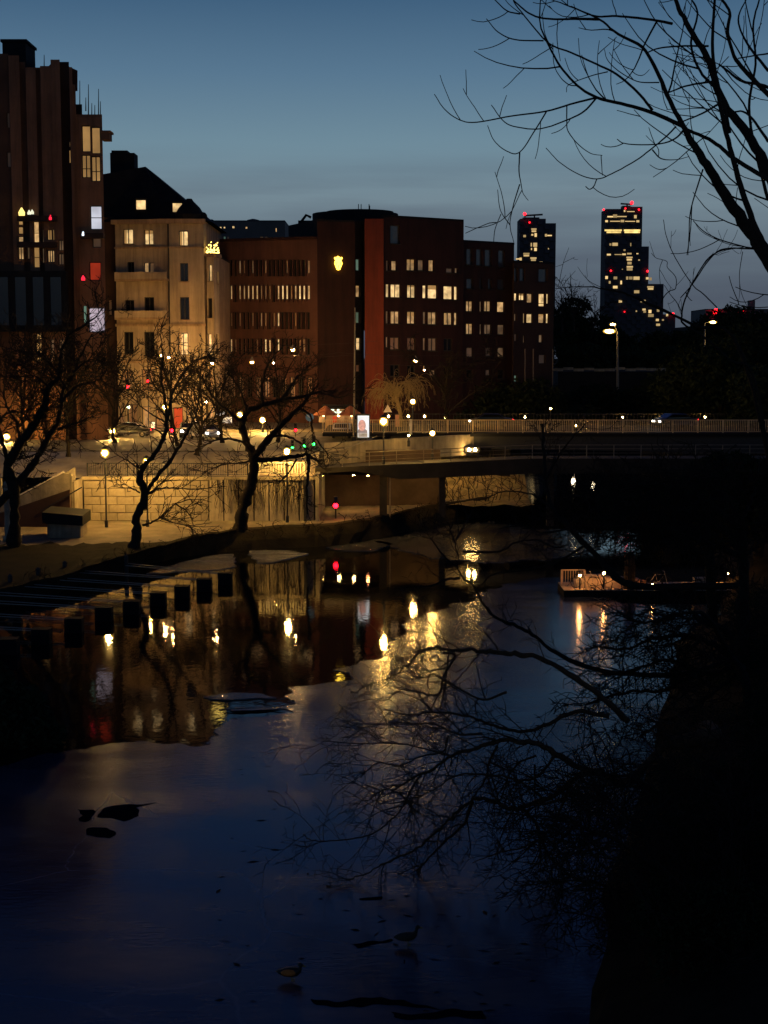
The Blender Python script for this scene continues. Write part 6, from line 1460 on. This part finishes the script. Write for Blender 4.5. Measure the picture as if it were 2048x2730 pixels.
# weeping willow, golden in the lamp light
base = Vector((plan(1066, 152)[0], 152, 6.5)); rr = random.Random(6); limbs = [([base, base + Vector((.1, 0, 2)), base + Vector((-.4, 0, 4.2)), base + Vector((-.6, 0, 5.4))], .26, .1)]
for i in range(10):
    a = i * 2.4; d = Vector((math.cos(a), math.sin(a), 0)); l = rr.uniform(1.2, 3.2); p = base + Vector((-.3, 0, rr.uniform(3, 4.6)))
    limbs.append(([p, p + d * l * .4 + Vector((0, 0, 1.1)), p + d * l * .8 + Vector((0, 0, 1.3)), p + d * l + Vector((0, 0, .7))], .09, .03))
SW = dict(dens=[7, .7, .5], len=[2.6, .7, .4], fall=.2, ang=(20, 60), trop=(0, 0, -1.0), wig=.05, rmin=.022, levels=2, rr=.006, curl=.2, jit=.2, start=.2, thin=.04, minlen=.6)
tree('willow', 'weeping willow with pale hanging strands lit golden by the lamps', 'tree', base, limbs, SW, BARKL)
# scrub on the leafy slope under the bridge
rr = random.Random(9); tubes = []
S7 = dict(dens=[2.2, 1.2, .5], len=[.9, .4, .3], fall=.3, ang=(25, 65), trop=(0, 0, .1), wig=.12, rmin=.012, levels=2, rr=.012, curl=.5, start=.15, thin=.03)
for i in range(70):
    x = rr.uniform(1.0, 13); y = rr.uniform(135, 148); p = Vector((x, y, zslope(x, y) - .1)); h = rr.uniform(1.2, 3.2)
    q = [p, p + Vector((rr.uniform(-.3, .3), 0, h * .4)), p + Vector((rr.uniform(-.8, .8), rr.uniform(-.4, .4), h * .75)), p + Vector((rr.uniform(-1.3, 1.3), rr.uniform(-.6, .6), h))]
    P = smooth_path(q, 10); rad = [.045 - .003 * k for k in range(len(P))]; tubes.append((np.array([tuple(v) for v in P]), np.array(rad))); spawn(tubes, P, rad, 0, S7)
o = bpy.data.objects.new('undergrowth', tubes_mesh('undergrowth', tubes, BARK, (0, 0, 0), lambda r: 3)); C.objects.link(o); tag(o, 'tangled leafless scrub on the lit slope under the road bridge', 'undergrowth', None, 'stuff')
# bank scrub at the water edge, far bank
tubes = []
for i in range(150):
    k = rr.randrange(5, N - 2); p = L1[k] + (L2[k] - L1[k]) * rr.random(); h = rr.uniform(.3, .9)
    q = [p, p + Vector((rr.uniform(-.3, .3), rr.uniform(-.1, .1), h * .6)), p + Vector((rr.uniform(-.7, .7), rr.uniform(-.3, .3), h))]
    P = smooth_path(q, 6); rad = [.02] * len(P); tubes.append((np.array([tuple(v) for v in P]), np.array(rad))); spawn(tubes, P, rad, 0, dict(S7, len=[.5, .3, .2], levels=1, dens=[5, 1, 1]))
o = bpy.data.objects.new('bank_weeds', tubes_mesh('bank_weeds', tubes, BARK, (0, 0, 0), lambda r: 3)); C.objects.link(o); tag(o, 'low dark weeds along the far bank edge', 'undergrowth', None, 'stuff')
# --- 5. dark leafy trees: leaf clouds
NR = np.random.default_rng(4)
def leaf_cloud(name, lobes, n, size, m, org):
    """lobes: (centre, radii); leaf quads spread in the shells of the lobes"""
    out_ = []
    tot = sum(r[0] * r[2] for c, r in lobes)
    for c, r in lobes:
        k = int(n * r[0] * r[2] / tot)
        d = NR.normal(size=(k, 3)); d /= np.linalg.norm(d, axis=1, keepdims=True); rad = NR.uniform(.45, 1.05, (k, 1)) ** .6
        P = np.array(c) + d * np.array(r) * rad
        a = NR.normal(size=(k, 3)); a /= np.linalg.norm(a, axis=1, keepdims=True); b_ = np.cross(a, NR.normal(size=(k, 3))); b_ /= np.linalg.norm(b_, axis=1, keepdims=True)
        s = size * NR.uniform(.5, 1.3, (k, 1))
        out_.append(np.stack([P - a * s, P - b_ * s * .45, P + a * s, P + b_ * s * .45], axis=1))
    return faces_mesh(name, np.concatenate(out_), 4, m, org)
def leafy(name, label, x, y, z, h, w, n, size, seed, group=None, m=LEAF):
    rr = random.Random(seed); base = Vector((x, y, z)); t = thing(name, label, 'tree', base, group)
    b = MB(); b.tube([base - Vector((0, 0, .5)), base + Vector((.1, 0, h * .3)), base + Vector((0, 0, h * .7))], [.35, .28, .1], 8); b.build('trunk', BARK, t)
    lobes = [((x + rr.uniform(-.5, .5) * w, y + rr.uniform(-.4, .4) * w, z + h * rr.uniform(.28, .85)), (w * rr.uniform(.28, .5), w * rr.uniform(.28, .5), h * rr.uniform(.14, .28))) for _ in range(11)]
    o = bpy.data.objects.new('crown', leaf_cloud('crown', lobes, n, size, m, base)); C.objects.link(o); o.parent = t
    b = MB()
    for c, r in lobes[:9]: b.tube([base + Vector((0, 0, h * .25)), (base + Vector((0, 0, h * .3))).lerp(Vector(c), .5), Vector(c)], [.14, .09, .04], 5)
    b.build('boughs', BARK, t)
g_ = 'dark leafy trees on the right bank'
for i, (x, y, h, w, lb) in enumerate(((24.5, 96, 6.6, 6, 'dark leafy tree behind the dock, nearest the bridge end'), (38, 168, 14, 9, 'tall dark leafy tree behind the right end of the road bridge'), (34, 98, 16, 8, 'largest dark leafy tree at the right edge'), (47, 176, 18, 10, 'farthest dark leafy tree behind the largest one'), (29, 86, 6, 5, 'lower dark leafy tree right of the dock end'), (42, 150, 12, 9, 'dark leafy tree beyond the road bridge'))):
    leafy('leafy_tree', lb, x, y, 2.0, h, w, 9000, .33, 20 + i, g_)
g_ = 'dark bushes along the near right bank'
for i, (px, py, h, w, lb) in enumerate(((1700, 2620, 3.0, 3.4, 'dark bush at the lowest right shore'), (1820, 2400, 3.5, 4, 'dark bush up the bank from the lowest one'), (1800, 2200, 3.2, 4, 'dark bush below the drooping tree'), (1900, 2050, 4.2, 5, 'dark bush at the foot of the drooping tree'), (1900, 1850, 4.0, 5, 'dark bush between the drooping tree and the dock'), (1960, 1730, 3.6, 5, 'dark bush just below the dock'))):
    p = gz(px + 110, py, .5); leafy('dark_bush', lb, p.x + .8, p.y, .3, h * .9, w * .8, 16000, .06, 40 + i, g_)
p = gz(40, 2010, 0); 
t = thing('dark_bush', 'rounded black bush on the left shore in front of the nearest float', 'bush', (p.x - 1.2, p.y + 3, 0))
b = MB()
lobes = [((p.x - .4, p.y + 2, .8), (1.3, 1.2, 1.5)), ((p.x + .3, p.y + 1.4, .3), (1.3, 1.0, .9)), ((p.x - 1.6, p.y + 2.4, 1.4), (1.2, 1.2, 1.7)), ((p.x - 2.6, p.y + 1.5, 1.3), (1.6, 1.2, 1.9))]
o = bpy.data.objects.new('crown', leaf_cloud('crown', lobes, 9000, .16, LEAF, ORG[t.name])); C.objects.link(o); o.parent = t
b = MB()
for c, r in lobes: b.tube([(p.x - 1.2, p.y + 2, -.3), (c[0], c[1], c[2] - .2)], [.1, .05], 5)
b.build('stems', BARK, t)
# left near shore under the bush
b = MB(); pts = rough_poly([Vector((p.x - 9, p.y - 4, 0)), Vector((p.x - 1.2, p.y + 1.0, 0)), Vector((p.x - .6, p.y + 3.5, 0)), Vector((p.x - 2, p.y + 7, 0)), Vector((p.x - 9, p.y + 12, 0))], .5, .6, 30.0); b.prism(pts, -.3, .3); struct('left_shore', b, SOIL)
# far woods: ridge with soft crowns
def ridge(name, Y, xs, zt, amp, m=SOIL):
    lines = []
    top = [Vector((x, Y, z + amp * noise.noise(Vector((x * .05, Y, 0))))) for x, z in zip(xs, zt)]
    lines = [[Vector((v.x, Y - 30, 5)) for v in top], [Vector((v.x, Y - 12, (v.z - 5) * .7 + 5)) for v in top], top, [Vector((v.x, Y + 40, v.z)) for v in top]]
    return struct(name, strip_mesh(lines), m)
yy = [(1470, 860), (1500, 800), (1560, 812), (1620, 880), (1700, 890), (1800, 870), (1840, 842), (1880, 828), (2000, 832), (2300, 820)]
xs = [at(x, 900, 380).x for x, y in yy]; zs = [at(x, y + 40, 380).z for x, y in yy]
P = resample([Vector((a, 0, c)) for a, c in zip(xs, zs)], 60); ridge('wooded_ridge', 380, [p.x for p in P], [p.z for p in P], 1.5)
lobes = []
rr = random.Random(12)
for i in range(120):
    f = rr.random() ** 1.2; x = xs[0] + (xs[-1] - xs[0]) * f; z = np.interp(x, xs, zs)
    lobes.append(((x, 366 + rr.uniform(-8, 8), z + rr.uniform(-5, 2.5)), (rr.uniform(1.5, 4), 3, rr.uniform(1.2, 3.2))))
o = bpy.data.objects.new('far_wood', leaf_cloud('far_wood', lobes, 26000, .55, LEAF, (0, 0, 0))); C.objects.link(o); tag(o, 'dark wood along the far ridge', 'wood', None, 'stuff')
g2 = 'bare trees on the far ridge'
Sf = dict(S5, dens=[.9, .7, .5], len=[3, 1.3, .6], levels=2, rmin=.05, thin=.2)
for px, h, lb in ((1500, 12, 'bushy bare tree on the ridge beside the office end'), (1530, 13, 'second bare tree on the ridge, right of the bushy one'), (1580, 9, 'low bare tree on the ridge left of the stepped high-rise')):
    x = plan(px, 340)[0]; generic('bare_tree', lb, (x, 340, at(px, 850, 340).z - 3), h, 4.5, .25, Sf, px, g2, n=9)
# low dark trees between office and embankment
g3 = 'dark trees below the railway embankment'
for i, (px, Y, h, w, lb) in enumerate(((1510, 215, 7, 8, 'dark tree at the left end of the embankment wall'), (1580, 215, 6, 8, 'dark tree left of the tall road lamp'), (1700, 215, 7, 9, 'dark tree right of the tall road lamp'), (1790, 210, 8, 9, 'dark tree before the right part of the embankment'), (1340, 200, 8, 9, 'dark tree before the stepped office part'), (1440, 200, 7, 8, 'dark tree before the office end'))):
    leafy('leafy_tree', lb, plan(px, Y)[0], Y - 12, 4, h, w, 3500, .4, 60 + i, g3)

lobes = []; rr = random.Random(31)
for i in range(46):
    f = rr.random(); x = plan(1490, 256)[0] + (plan(2100, 256)[0] - plan(1490, 256)[0]) * f; lobes.append(((x, 256 + rr.uniform(-3, 5), rr.uniform(7, 15.0)), (rr.uniform(2, 4), 2.5, rr.uniform(1.5, 3.4))))
o = bpy.data.objects.new('canal_wood', leaf_cloud('canal_wood', lobes, 22000, .45, LEAF, (0, 0, 0))); C.objects.link(o); tag(o, 'dark wood rising behind the railway embankment', 'wood', None, 'stuff')
